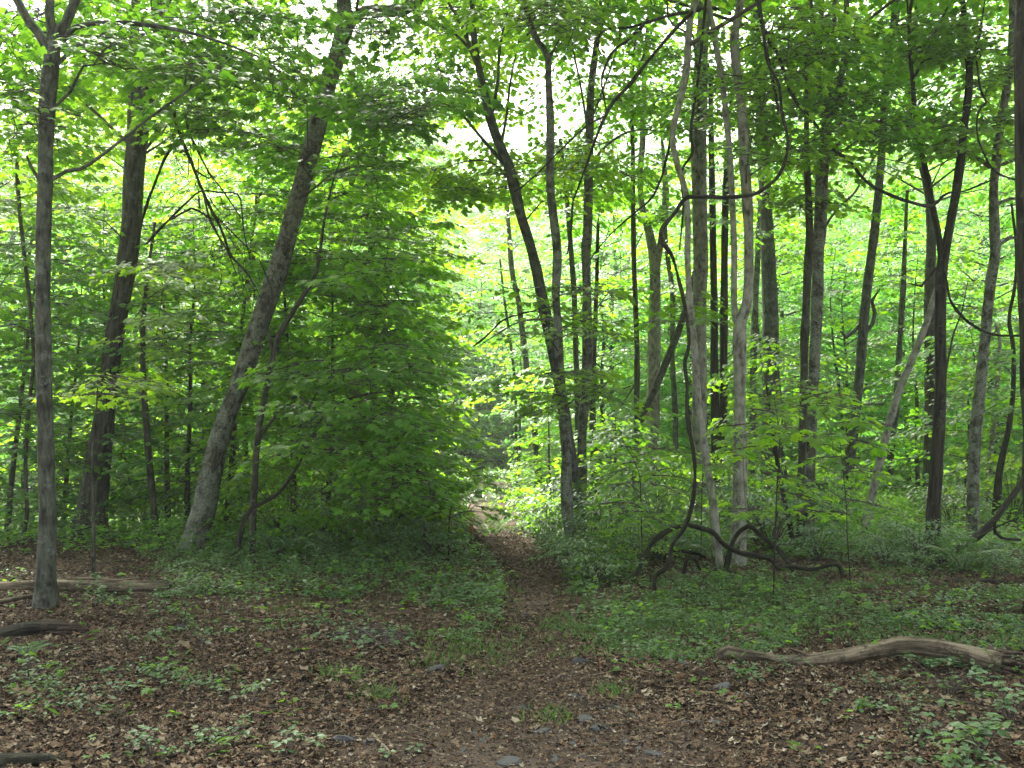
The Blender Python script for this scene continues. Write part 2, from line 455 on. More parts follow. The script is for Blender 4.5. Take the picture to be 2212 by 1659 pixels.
# ------------------------------------------------------------------ naming
def tag(o, label, cat, group=None):
    o['label'], o['category'] = label, cat
    if group:
        o['group'] = group
    return o
def thing(name, label, cat, loc, group=None):
    o = bpy.data.objects.new(name, None)
    o.empty_display_size = 0.3
    COL.objects.link(o)
    o.location = loc
    return tag(o, label, cat, group)
def setting(o, kind='structure'):
    o['kind'] = kind
    return o
def dup(root, loc, rz, sc, label, group=None):
    r = root.copy()
    COL.objects.link(r)
    r.location, r.rotation_euler, r.scale = loc, (0, 0, rz), (sc, sc, sc)
    r['label'] = label
    if group:
        r['group'] = group
    for ch in root.children:
        c = ch.copy()
        COL.objects.link(c)
        c.parent = r
    return r

# ------------------------------------------------------------------ the ground and the trail
def grid(xs, ys):
    X, Y = np.meshgrid(xs, ys, indexing='ij')
    V = np.stack([X, Y, terrain(X, Y)], -1)
    a, b = X.shape
    i, j = np.meshgrid(np.arange(a - 1), np.arange(b - 1), indexing='ij')
    return V.reshape(-1, 3), np.stack([i * b + j, (i + 1) * b + j, (i + 1) * b + j + 1, i * b + j + 1], -1).reshape(-1, 4)
gm = MB()
xs = np.concatenate([np.linspace(-420, -40, 20), np.linspace(-38, -10, 40), np.linspace(-9.6, 9.6, 120), np.linspace(10, 38, 40), np.linspace(40, 420, 20)])
ys = np.concatenate([np.linspace(-120, -4, 20), np.linspace(-3, 18, 140), np.linspace(18.5, 60, 90), np.linspace(62, 420, 40)])
gm.add(*grid(xs, ys), smooth=True)
setting(gm.build('ground', GROUND))
tm = MB()
ty = np.linspace(0.5, 46, 380)
tv = np.linspace(-1, 1, 11)
Wd = trail_w(ty)
eL = 1 + 0.5 * (vnoise(ty, ty * 0 + 7, 1.7) - 0.5) + 0.35 * (vnoise(ty, ty * 0 + 3, 6.0) - 0.5)
eR = 1 + 0.5 * (vnoise(ty, ty * 0 + 17, 1.9) - 0.5) + 0.35 * (vnoise(ty, ty * 0 + 13, 6.5) - 0.5)
TX = trail_x(ty)[:, None] + np.where(tv[None] < 0, tv[None] * (Wd * eL)[:, None], tv[None] * (Wd * eR)[:, None])
TY = np.broadcast_to(ty[:, None], TX.shape)
TZ = terrain(TX, TY) + 0.012 - 0.016 * (np.abs(tv)[None] > 0.95)
a, b = TX.shape
i, j = np.meshgrid(np.arange(a - 1), np.arange(b - 1), indexing='ij')
tm.add(np.stack([TX, TY, TZ], -1).reshape(-1, 3), np.stack([i * b + j, i * b + j + 1, (i + 1) * b + j + 1, (i + 1) * b + j], -1).reshape(-1, 4), smooth=True)
setting(tm.build('trail', DIRT))

# ------------------------------------------------------------------ trees traced from the photograph
HERO = []
def line(pts, d, dd=0.0):
    """[(px, py, width)] at distance d -> world points and radii; dd leans the line away along its length"""
    out, rad = [], []
    for k, (x, y, w) in enumerate(pts):
        q = d + dd * k / max(1, len(pts) - 1)
        out.append(P(x, y, q))
        rad.append(w / 2 / FPX * q)
    return np.array(out), np.array(rad)
def grow(pts, rad, top):
    """carry a limb that leaves the picture on upwards to height top"""
    d = pts[-1] - pts[-2]
    d = d / np.linalg.norm(d)
    d = d * np.array([0.5, 0.5, 1])
    d[2] = max(d[2], 0.55)
    h = top - pts[-1][2]
    if h < 0.5:
        return pts, rad
    q = [pts[-1] + d * h * f + RNG.normal(0, 0.12, 3) * np.array([1, 1, 0]) for f in (0.3, 0.65, 1.0)]
    return np.vstack([pts, q]), np.concatenate([rad, rad[-1] * np.array([0.8, 0.55, 0.15])])

def bend_branch(mb, axis, c, r0, mat, nodes=None):
    """a branch from the stem, or from an earlier branch, to the root of a spray"""
    pool = axis if not nodes else np.vstack([axis, np.array(nodes)])
    dz = c[2] - pool[:, 2]
    hd = np.linalg.norm(pool[:, :2] - c[:2], axis=1)
    cost = hd + 0.8 * np.abs(dz - 0.3 * hd) + 1.5 * np.maximum(0, -dz) + RNG.random(len(dz)) * 0.15
    cost[:len(axis)] *= 1.15
    k = int(np.argmin(cost))
    a = pool[k]
    ln = np.linalg.norm(c - a)
    if k >= len(axis):
        r0 *= 0.6
    m = (a + c) / 2 + np.array([0, 0, 0.07 * ln]) + RNG.normal(0, 0.05, 3) * ln
    m2 = a * 0.25 + c * 0.75 + RNG.normal(0, 0.04, 3) * ln
    q, _ = tube(mb, [a, m, m2, c], [r0, r0 * 0.7, r0 * 0.5, r0 * 0.25], 5, 0.3, 0.05, mat, False)
    if nodes is not None:
        nodes.extend(list(q[len(q) // 3:]))
    return math.atan2(c[1] - a[1], c[0] - a[0])
def by_reach(cs, axis):
    return sorted(cs, key=lambda c: float(np.min(np.linalg.norm(axis - c[0], axis=1))))

def tree(name, label, cat, pts, d, bark, limbs=(), top=15.0, boxes=(), high=14, leaf=None, size=0.12, group=None, sides=14, flare=1.45, dd=0.0, extra=None, spread=4.2, keep=None):
    """pts bottom to top in picture units; boxes = (x0, y0, x1, y1, near, far, sprays, leaf template, size)"""
    leaf = leaf or LEAF
    tp, tr = line(pts, d, dd)
    base = tp[0].copy()
    base[2] = tz(base[0], base[1])
    root = thing(name, label, cat, base, group)
    tp = np.vstack([[base[0], base[1], base[2] - 0.25], [base[0], base[1], base[2] + 0.03], tp[1:]]) if tp[1][2] > base[2] + 0.25 else np.vstack([[base[0], base[1], base[2] - 0.25], tp[1:]])
    tr = np.concatenate([[tr[0], tr[0]], tr[1:]]) if len(tp) == len(tr) + 1 else tr
    if pts[-1][1] < 25 and top:
        tp, tr = grow(tp, tr, top)
    mb = MB()
    ax, rr = tube(mb, tp, tr, sides, 0.09, 0.10, foot=(base[2], tr[1], flare))
    mb.build('trunk', bark, root, base)
    axes = [ax]
    for lm in limbs:
        lp, lr = line(lm, d)
        if lm[-1][1] < 12 and top and lm[-1][2] > 9:
            lp, lr = grow(lp, lr, top * 0.9)
        else:
            lr[-1] *= 0.6
        lb = MB()
        ap, _ = tube(lb, lp, lr, max(6, sides - 5), 0.14, 0.08)
        lb.build('limb', bark, root, base)
        axes.append(ap)
    AX = np.vstack(axes)
    cb = MB()
    n = 0
    nodes, cs = [], []
    for (x0, y0, x1, y1, near, far, cnt, tmpl, sz) in boxes:
        for _ in range(int(cnt * (1.7 if tmpl is not MAPLE else 1.25))):
            u, v = random.uniform(x0, x1), random.uniform(y0, y1)
            if keep is None or keep(u, v):
                cs.append((P(u, v, random.uniform(near, far)), tmpl, sz))
    for c, tmpl, sz in by_reach(cs, AX):
        az = bend_branch(cb, AX, c, 0.010 + 0.006 * random.random(), 1, nodes)
        spray(cb, c, az + RNG.normal(0, 0.4), random.uniform(0.7, 1.25), random.uniform(0.35, 0.6), random.randint(32, 60), sz, tmpl, 0.18, random.uniform(-0.2, 0.1))
        n += 1
    cs, nodes = [], []
    for _ in range(int(high * 2.2)):
        k = AX[AX[:, 2] > 6.5] if (AX[:, 2] > 6.5).any() else AX[-3:]
        a = k[random.randrange(len(k))]
        an, rd = random.uniform(0, 6.28), spread * math.sqrt(random.random())
        c = a + np.array([math.cos(an) * rd, math.sin(an) * rd, random.uniform(0.3, 1.5)])
        if c[2] < 1.6 + 0.45 * c[1] + 0.4:
            c[2] = 1.6 + 0.45 * c[1] + 0.4 + random.random()
        cs.append((c, 0))
    for c, _ in by_reach(cs, AX):
        az = bend_branch(cb, AX, c, 0.03, 1, nodes)
        spray(cb, c, az, 2.0, 1.15, 120, 0.17, FAR, 0.15, 0.0, False)
        n += 1
    if n:
        cb.build('crown', [leaf, TWIG], root, base)
    if extra:
        extra(root, base, ax, rr)
    HERO.append((root, d))
    return root

def blaze(root, base, ax, rr):
    z = P(1222, 1076, 13.8)[2]
    mb = MB()
    sel = [k for k in range(len(ax)) if abs(ax[k][2] - z) < 0.16]
    c, r = ax[sel].mean(0), rr[sel].mean() * 1.07
    an = np.linspace(-1.85, -1.4, 6)
    zz = np.linspace(-0.055, 0.055, 5)
    axp = np.stack([np.interp(z + zz, ax[:, 2], ax[:, 0]), np.interp(z + zz, ax[:, 2], ax[:, 1])], 1)
    V, F = [], []
    for lay in (1.0, 0.9):
        for q in range(5):
            for t in an:
                V.append((axp[q, 0] + r * lay * math.cos(t), axp[q, 1] + r * lay * math.sin(t), z + zz[q]))
    for q in range(4):
        for t in range(5):
            F.append((q * 6 + t, q * 6 + t + 1, (q + 1) * 6 + t + 1, (q + 1) * 6 + t))
    mb.add(V, F)
    mb.build('paint_blaze', BLUE, root, base)

M, D_, F_ = MAPLE, MID, FAR
tree('maple_tree', 'slim straight grey tree forking at the top, standing in front of the pale straight log', 'tree',
     [(97, 1303, 42), (99, 1240, 39), (103, 1106, 35), (99, 950, 34), (96, 830, 32), (93, 690, 31), (93, 553, 31), (97, 400, 32), (103, 233, 33), (113, 110, 35), (114, 70, 24), (107, 33, 19), (107, 0, 19)],
     9.84, BARK_G,
     [[(112, 120, 24), (80, 67, 20), (37, 0, 18)], [(116, 112, 24), (133, 60, 22), (163, 0, 20)],
      [(128, 95, 12), (160, 60, 12), (233, 48, 10), (300, 52, 10), (377, 63, 8), (460, 85, 6), (553, 120, 4)],
      [(122, 140, 9), (160, 103, 9), (200, 82, 7), (238, 66, 4)],
      [(116, 234, 6), (153, 197, 7), (168, 165, 6), (180, 143, 5), (227, 136, 3)],
      [(106, 392, 9), (143, 370, 9), (175, 365, 8), (227, 330, 7), (333, 247, 6), (390, 207, 5), (513, 117, 3)],
      [(86, 392, 8), (67, 360, 7), (58, 337, 7)]],
     top=14, boxes=[(-30, 0, 300, 120, 10.3, 12.5, 20, M, 0.10), (220, 0, 560, 150, 11.0, 13.5, 12, M, 0.10), (-40, 100, 130, 330, 9.6, 12, 14, M, 0.10), (200, 60, 520, 190, 9.3, 11, 13, M, 0.10)], high=22, sides=18)
tree('maple_tree', 'broad old trunk with flared foot standing behind the slim grey tree on the left', 'tree',
     [(190, 1168, 72), (200, 1090, 62), (213, 1000, 54), (222, 930, 47), (231, 853, 42), (241, 770, 41), (260, 653, 41), (275, 570, 42), (283, 500, 42), (290, 367, 42), (300, 250, 46), (294, 200, 34), (290, 150, 24), (293, 0, 20)],
     16.1, BARK_R,
     [[(308, 255, 36), (322, 190, 35), (335, 117, 34), (347, 0, 32)], [(312, 325, 8), (333, 300, 6), (352, 285, 5), (363, 265, 4)],
      [(316, 330, 5), (345, 312, 4), (375, 290, 3)]],
     top=18, boxes=[(130, 100, 420, 330, 16.4, 19, 26, M, 0.12), (0, 90, 600, 300, 17.5, 21, 26, M, 0.12), (400, 0, 600, 120, 17, 20, 8, M, 0.12), (340, 140, 440, 300, 13.5, 16, 6, M, 0.12), (200, 150, 330, 230, 14, 15.5, 3, M, 0.12), (0, 330, 230, 470, 15, 18, 9, M, 0.12), (270, 525, 400, 580, 13, 14, 3, M, 0.12)], high=44, spread=6.0, sides=18, flare=1.25)
tree('maple_tree', 'big lichen-spotted trunk leaning to the right with a thick limb bent over at its top', 'tree',
     [(420, 1192, 58), (428, 1139, 52), (441, 1100, 50), (458, 1020, 48), (475, 953, 47), (494, 886, 46), (518, 829, 45), (562, 697, 42), (586, 628, 42), (609, 556, 41), (645, 424, 39), (683, 283, 38), (706, 187, 41), (730, 117, 38), (746, 33, 36), (742, -10, 32)],
     14.5, BARK_L,
     [[(742, 80, 30), (760, 43, 28), (793, 23, 26), (836, 24, 26), (873, 21, 25), (900, 4, 24), (915, -25, 22)],
      [(708, 190, 9), (640, 155, 7), (590, 135, 6), (553, 120, 5), (490, 105, 3)],
      [(712, 200, 7), (753, 220, 6), (820, 240, 5), (880, 252, 4), (960, 280, 2)],
      [(722, 62, 5), (680, 55, 4), (620, 38, 4), (560, 30, 3)],
      [(628, 235, 3), (634, 205, 4), (610, 160, 5), (585, 140, 5)]],
     top=16, boxes=[(400, 20, 690, 180, 11, 14.0, 22, M, 0.12), (560, 170, 800, 350, 14.8, 17, 26, M, 0.125), (590, 200, 660, 330, 12, 13.6, 3, M, 0.11), (730, 330, 800, 380, 12.5, 14, 3, M, 0.11), (760, 180, 960, 290, 12, 15, 16, M, 0.12), (760, 20, 930, 110, 12, 15, 9, M, 0.12), (760, 90, 980, 220, 14.6, 17, 11, M, 0.11), (380, 170, 560, 330, 12, 15, 12, M, 0.12)],
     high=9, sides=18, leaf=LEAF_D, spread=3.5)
tree('young_tree', 'thin straight dark stem between the broad old trunk and the leaning trunk', 'tree',
     [(337, 1172, 17), (333, 1106, 16), (320, 970, 15), (310, 820, 13), (309, 700, 11), (318, 600, 8), (335, 480, 6)], 16.0, BARK_R, top=0,
     boxes=[(290, 560, 450, 800, 14.8, 17.5, 14, M, 0.12)], high=0, sides=8, leaf=LEAF_B, flare=1.1)
tree('young_tree', 'crooked thin stem broken off at the top beside the slim grey tree', 'tree',
     [(48, 1160, 10), (58, 1106, 9), (55, 1000, 8), (62, 880, 8), (72, 786, 8), (67, 686, 8), (53, 553, 9), (42, 450, 9), (37, 367, 9), (40, 340, 8)], 15.2, BARK_R, top=0,
     boxes=[(-40, 560, 120, 900, 14, 17, 12, M, 0.12)], high=0, sides=8, leaf=LEAF_D, flare=1.1)
tree('sapling', 'slender upright sapling just behind the pale log on the left', 'sapling',
     [(202, 1249, 8), (202, 1106, 7), (200, 990, 6), (207, 900, 4), (212, 820, 3)], 11.6, BARK_R, top=0,
     boxes=[(130, 790, 290, 960, 10.9, 12.2, 4, M, 0.10)], high=0, sides=6, leaf=LEAF_B, flare=1.1)
tree('maple_sapling', 'tall forked maple sapling leaning right across the dark thicket by the leaning trunk', 'sapling',
     [(545, 1140, 15), (553, 985, 14), (573, 853, 13), (600, 733, 12), (646, 653, 10), (683, 586, 8), (700, 480, 6), (720, 390, 4), (743, 327, 3)], 13.6, BARK_R,
     [[(590, 760, 8), (575, 690, 7), (590, 640, 6), (560, 560, 4)], [(555, 960, 7), (610, 880, 6), (700, 820, 4), (800, 790, 3)]],
     top=0, boxes=[(540, 300, 850, 600, 14.9, 18.5, 40, M, 0.115), (720, 330, 850, 560, 12.5, 15, 8, M, 0.11), (690, 540, 900, 760, 12.5, 16, 21, M, 0.115), (520, 560, 660, 760, 15.0, 17, 8, M, 0.115)], high=0, sides=8, leaf=LEAF_B, flare=1.1)
tree('maple_sapling', 'curved maple stem rising from the dark thicket, its leafy boughs drooping toward the path', 'sapling',
     [(508, 1172, 12), (530, 1116, 11), (560, 1090, 9), (603, 1063, 8), (646, 1000, 7), (693, 906, 6), (760, 860, 6), (840, 845, 3)], 13.2, BARK_D,
     [[(640, 1010, 7), (645, 930, 6), (668, 880, 5), (690, 840, 3)]], top=0,
     boxes=[(610, 740, 900, 900, 12.2, 14.6, 22, M, 0.115), (500, 700, 680, 900, 15.2, 17.5, 12, M, 0.115), (610, 870, 920, 1010, 12, 14.6, 30, M, 0.115), (720, 1000, 950, 1120, 11.8, 14.2, 28, M, 0.11)],
     high=0, keep=lambda u, v: v < 905 + (u - 520) * 0.50, sides=8, leaf=LEAF, flare=1.1)
tree('young_tree', 'straight dark rough stem showing through the leaves of the maple thicket', 'tree',
     [(806, 1112, 17), (806, 966, 16), (805, 920, 16), (808, 786, 15), (806, 613, 14), (797, 480, 12), (793, 367, 11), (778, 300, 10), (753, 250, 8), (735, 180, 5)], 18.5, BARK_R, top=0,
     boxes=[(740, 290, 930, 520, 17, 21, 30, M, 0.115), (800, 480, 950, 680, 16.0, 19, 26, M, 0.115), (820, 660, 950, 900, 15.8, 18, 20, M, 0.115)], high=0, sides=8, leaf=LEAF_B, flare=1.1)
tree('young_tree', 'short dead snag with a broken pale top beside the dark rough stem', 'tree',
     [(842, 1105, 9), (845, 950, 9), (850, 820, 9), (855, 770, 8), (860, 748, 5)], 18.0, WOOD, top=0, high=0, sides=8, flare=1.1)
tree('maple_tree', 'slim sinuous trunk right of the path with a small blue blaze near its foot', 'tree',
     [(1239, 1203, 25), (1232, 1150, 24), (1225, 1090, 24), (1224, 1020, 24), (1223, 953, 23), (1216, 886, 20), (1211, 820, 18), (1206, 720, 19), (1201, 636, 18), (1203, 570, 20), (1203, 533, 20), (1190, 417, 18), (1188, 333, 17), (1189, 267, 16), (1184, 167, 14), (1184, 123, 15), (1163, 90, 13), (1143, 50, 13), (1133, 0, 13)],
     13.8, BARK_L, [[(1184, 128, 9), (1193, 114, 8), (1197, 106, 6)], [(1206, 690, 5), (1160, 690, 5), (1110, 700, 4), (1030, 750, 3)], [(1218, 880, 5), (1260, 850, 5), (1300, 830, 3)],
                    [(1205, 640, 4), (1180, 620, 3), (1120, 625, 2)]],
     top=15, boxes=[(1080, 0, 1300, 60, 12, 15, 10, D_, 0.11), (1040, 600, 1300, 720, 13, 15.5, 9, M, 0.10), (1120, 790, 1320, 900, 13, 14.8, 9, M, 0.10)], high=12, sides=14, extra=blaze, flare=1.2)
tree('maple_tree', 'tall pale trunk arching left over the path and splitting into several upright limbs', 'tree',
     [(1263, 1172, 28), (1247, 1090, 24), (1234, 990, 24), (1217, 880, 25), (1196, 770, 25), (1180, 686, 25), (1163, 603, 24), (1146, 533, 23), (1126, 467, 22), (1101, 367, 22), (1066, 277, 20), (1046, 200, 18), (1030, 123, 15), (1022, 60, 12), (1020, 0, 11)],
     15.8, BARK_G, [[(1036, 150, 11), (1018, 110, 10), (996, 50, 9), (964, 0, 8)], [(1085, 350, 8), (1036, 293, 7), (990, 240, 5), (940, 215, 3)],
                    [(1060, 262, 8), (1075, 180, 7), (1080, 100, 6), (1098, 20, 5)], [(1083, 312, 7), (1096, 240, 6), (1102, 180, 5), (1120, 90, 3)],
                    [(1030, 125, 7), (985, 75, 6), (930, 45, 4)], [(1108, 395, 4), (1060, 350, 4), (1000, 350, 3), (960, 365, 2)]],
     top=18, boxes=[(930, 0, 1120, 90, 16.5, 19, 14, D_, 0.11), (930, 60, 1130, 250, 17, 20, 22, D_, 0.11), (900, 320, 1100, 420, 15, 18, 10, D_, 0.11), (1040, 300, 1260, 440, 15, 19, 14, D_, 0.11)], high=14, sides=14, flare=1.2, leaf=LEAF_B)
tree('maple_tree', 'straight dark-streaked trunk standing just right of the sinuous blazed trunk', 'tree',
     [(1258, 1168, 24), (1258, 1053, 19), (1258, 936, 20), (1268, 820, 24), (1269, 686, 22), (1266, 553, 20), (1269, 500, 20), (1273, 333, 20), (1276, 200, 17), (1290, 83, 12), (1298, 0, 8)],
     16.6, BARK_L, [[(1278, 350, 6), (1310, 315, 6), (1345, 290, 5), (1385, 280, 4), (1440, 285, 2)], [(1280, 250, 6), (1300, 200, 5), (1325, 130, 4), (1350, 40, 3)], [(1272, 300, 6), (1255, 190, 5), (1235, 90, 4), (1225, 0, 3)]],
     top=17, boxes=[(1180, 260, 1420, 420, 15.5, 19, 14, D_, 0.11), (1200, 10, 1420, 130, 15, 18, 16, D_, 0.11), (1180, 100, 1420, 260, 15.5, 19, 11, D_, 0.11)], high=12, flare=1.2)
tree('young_tree', 'dark slender trunk half hidden behind the straight dark-streaked trunk', 'tree',
     [(1286, 1090, 20), (1284, 1000, 16), (1280, 900, 15), (1282, 780, 12), (1288, 640, 9), (1292, 480, 7)], 22.0, BARK_R, top=0, boxes=[(1220, 420, 1350, 640, 21, 24, 10, D_, 0.13)], high=0, sides=8)
tree('young_tree', 'leaning grey stem rising behind the sinuous blazed trunk', 'tree',
     [(1252, 1110, 14), (1248, 900, 13), (1245, 786, 12), (1240, 636, 12), (1233, 533, 11), (1222, 400, 10), (1210, 300, 8)], 21.5, BARK_G, top=0, boxes=[(1150, 280, 1280, 470, 20, 23, 10, D_, 0.13)], high=0, sides=8)
tree('young_tree', 'slim dark tree leaning left, in the bright gap beside the path', 'tree',
     [(1164, 990, 17), (1156, 940, 13), (1142, 830, 12), (1133, 753, 12), (1120, 653, 12), (1106, 586, 11), (1098, 480, 9), (1090, 380, 6)], 28, BARK_R, top=0, boxes=[(1030, 380, 1180, 600, 27, 31, 14, F_, 0.16)], high=0, sides=8)
tree('young_tree', 'very thin stem left of the slim dark tree in the bright gap', 'tree',
     [(1116, 985, 7), (1113, 850, 6), (1104, 750, 6), (1090, 650, 5), (1080, 560, 4)], 30, BARK_R, top=0, high=0, sides=6, boxes=[(1040, 560, 1120, 720, 29, 32, 5, F_, 0.15)])
tree('twin_trunk_tree', 'dark two-stemmed tree, one stem upright and the other slanting to the right', 'tree',
     [(1373, 1108, 20), (1373, 1020, 17), (1375, 886, 13), (1376, 753, 12), (1370, 586, 11), (1368, 467, 11), (1367, 333, 10), (1365, 200, 8), (1372, 90, 6)], 20.5, BARK_R,
     [[(1376, 940, 15), (1390, 890, 16), (1410, 850, 16), (1440, 780, 17), (1470, 703, 15), (1490, 630, 13), (1520, 520, 10)], [(1372, 950, 6), (1340, 965, 6), (1300, 985, 4)], [(1372, 830, 5), (1340, 880, 3)]],
     top=0, boxes=[(1330, 330, 1480, 480, 19, 23, 10, D_, 0.13)], high=8)
tree('beech_tree', 'stout pale straight trunk behind the dark two-stemmed tree', 'tree',
     [(1402, 1135, 33), (1403, 1053, 28), (1411, 886, 28), (1413, 720, 27), (1415, 586, 23), (1402, 500, 18), (1386, 440, 14), (1383, 380, 13), (1388, 300, 13), (1390, 217, 12), (1396, 100, 10), (1403, 0, 9)], 21.5, BARK_P,
     [[(1416, 590, 16), (1428, 520, 15), (1438, 433, 16), (1434, 350, 10), (1426, 260, 7)]], top=17, boxes=[(1340, 60, 1500, 250, 20, 24, 10, D_, 0.13)], high=10)
tree('young_tree', 'slender greenish stem between the stout pale trunk and the vine-hung trunks', 'tree',
     [(1460, 1092, 13), (1460, 1000, 12), (1458, 886, 12), (1452, 760, 11), (1453, 636, 11), (1440, 540, 9), (1436, 430, 7)], 24.5, BARK_G, top=0, boxes=[(1380, 480, 1520, 640, 23, 27, 9, F_, 0.14)], high=0, sides=8)
tree('maple_tree', 'thickest mottled grey trunk standing behind the hanging vines', 'tree',
     [(1519, 1142, 38), (1514, 1040, 34), (1511, 920, 33), (1511, 820, 32), (1511, 686, 32), (1513, 553, 32), (1511, 467, 32), (1509, 333, 33), (1511, 233, 33), (1516, 100, 29), (1520, 0, 27)], 17.6, BARK_P,
     top=19, boxes=[(1420, 60, 1620, 300, 15, 19, 20, D_, 0.11)], high=22, flare=1.25)
tree('young_tree', 'thin bare-barked trunk curving up in front of the thickest mottled trunk', 'tree',
     [(1556, 1232, 16), (1549, 1180, 18), (1540, 1086, 18), (1530, 1020, 16), (1516, 920, 15), (1506, 836, 14), (1500, 753, 15), (1490, 653, 14), (1485, 553, 13), (1486, 480, 12), (1480, 410, 12), (1464, 360, 12), (1453, 307, 13), (1456, 267, 13), (1469, 217, 14), (1483, 150, 15), (1490, 50, 15), (1503, 0, 14)],
     12.3, BARK_P, top=13, boxes=[(1440, 640, 1500, 720, 11.8, 13, 3, M, 0.10)], high=8, flare=1.1)
tree('twin_trunk_tree', 'pair of dark rough stems joined low down, right of the thickest mottled trunk', 'tree',
     [(1551, 1104, 34), (1550, 986, 30), (1545, 900, 19), (1543, 786, 18), (1543, 653, 16), (1540, 533, 15), (1538, 400, 14), (1536, 280, 12), (1534, 150, 9)], 21.0, BARK_D,
     [[(1556, 960, 17), (1562, 900, 17), (1563, 820, 17), (1564, 653, 17), (1566, 480, 15), (1570, 350, 12), (1580, 200, 8)]], top=0, boxes=[(1500, 300, 1660, 520, 19, 23, 12, D_, 0.12)], high=10)
tree('beech_tree', 'smooth pale trunk dividing into two upright stems beside the low vine arches', 'tree',
     [(1590, 1226, 38), (1595, 1150, 34), (1598, 1086, 32), (1599, 986, 29), (1599, 886, 27), (1598, 800, 27), (1597, 735, 29), (1600, 693, 26), (1612, 660, 22), (1617, 610, 21), (1618, 553, 22), (1616, 467, 23), (1609, 367, 22), (1602, 233, 20), (1589, 133, 21), (1587, 67, 21), (1600, 0, 19)],
     12.7, BARK_P, [[(1597, 720, 15), (1587, 680, 14), (1585, 620, 13), (1586, 553, 13), (1583, 467, 13), (1576, 333, 13), (1563, 200, 13), (1550, 117, 13), (1539, 50, 12), (1530, 0, 12)]],
     top=16, boxes=[(1600, 160, 1790, 340, 11, 14.5, 22, M, 0.10), (1640, 0, 1800, 130, 11.5, 14, 14, M, 0.10)], high=18, flare=1.15, sides=16)
tree('young_tree', 'greenish slender trunk seen just right of the smooth forked trunk', 'tree',
     [(1622, 1075, 16), (1624, 986, 14), (1627, 880, 15), (1628, 753, 15), (1634, 600, 14), (1640, 480, 11), (1646, 360, 8), (1652, 240, 6)], 25, BARK_L,
     [[(1690, 1060, 9), (1672, 960, 10), (1655, 870, 10), (1645, 760, 9), (1636, 700, 7)]], top=0, boxes=[(1600, 360, 1720, 560, 24, 28, 10, F_, 0.15)], high=0, sides=8)
tree('young_tree', 'crooked thin reddish stem standing in the low plants behind the vine arches', 'tree',
     [(1714, 1200, 11), (1706, 1130, 11), (1690, 1060, 10), (1678, 990, 9), (1668, 920, 7), (1655, 830, 4)], 14.0, BARK_V, top=0, high=0, sides=8, boxes=[(1620, 800, 1720, 900, 13.5, 15, 4, M, 0.1)])
tree('maple_tree', 'left and slimmer of two parallel rough trunks standing side by side', 'tree',
     [(1729, 1192, 21), (1731, 1100, 19), (1732, 1020, 18), (1735, 900, 17), (1737, 800, 17), (1740, 686, 18), (1747, 553, 18), (1749, 510, 18), (1745, 400, 14), (1742, 300, 12), (1742, 200, 10), (1746, 100, 8), (1752, 0, 6)], 14.9, BARK_R, top=13, boxes=[(1650, 330, 1800, 470, 14, 17, 10, D_, 0.11)], high=7, flare=1.15)
tree('maple_tree', 'right and thicker of two parallel rough trunks, splitting into three limbs high up', 'tree',
     [(1747, 1197, 28), (1747, 1120, 25), (1748, 1053, 23), (1754, 886, 24), (1764, 686, 25), (1767, 553, 23), (1771, 500, 25), (1777, 367, 26), (1784, 300, 24), (1787, 245, 20), (1791, 183, 12), (1797, 90, 10), (1805, 0, 9)], 14.2, BARK_L,
     [[(1784, 262, 14), (1769, 200, 13), (1770, 100, 12), (1776, 0, 11)], [(1790, 255, 15), (1810, 205, 14), (1822, 133, 13), (1829, 0, 12)],
      [(1780, 350, 10), (1810, 312, 9), (1845, 290, 8), (1905, 262, 5)], [(1784, 350, 6), (1830, 320, 6), (1880, 290, 4), (1950, 275, 3)]],
     top=16, boxes=[(1700, 60, 1900, 250, 13, 16.5, 24, D_, 0.11), (1800, 220, 1990, 310, 12.5, 15, 16, M, 0.10)], high=18, flare=1.2)
tree('maple_tree', 'grey trunk leaning gently right with a crooked side limb at mid height', 'tree',
     [(1818, 1120, 24), (1829, 1053, 21), (1846, 920, 20), (1859, 786, 21), (1866, 686, 21), (1882, 553, 20), (1889, 500, 20), (1899, 400, 18), (1907, 300, 18), (1912, 200, 17), (1922, 100, 17), (1936, 0, 17)], 19.5, BARK_G,
     [[(1868, 720, 8), (1885, 700, 9), (1890, 675, 9), (1883, 650, 8), (1900, 625, 5)], [(1860, 700, 9), (1845, 715, 9), (1828, 728, 9), (1815, 715, 6)]],
     top=18, boxes=[(1860, 40, 2030, 240, 18, 22, 14, D_, 0.13)], high=14, flare=1.15)
tree('leaning_tree', 'pale smooth pole of a trunk slanting right against the dark furrowed trunk', 'tree',
     [(1859, 1178, 18), (1878, 1090, 17), (1892, 1036, 17), (1919, 920, 17), (1942, 846, 16), (1969, 780, 15), (2002, 696, 14), (2019, 636, 12), (2032, 600, 8)], 15.2, BARK_P, top=0, high=0, flare=1.05)
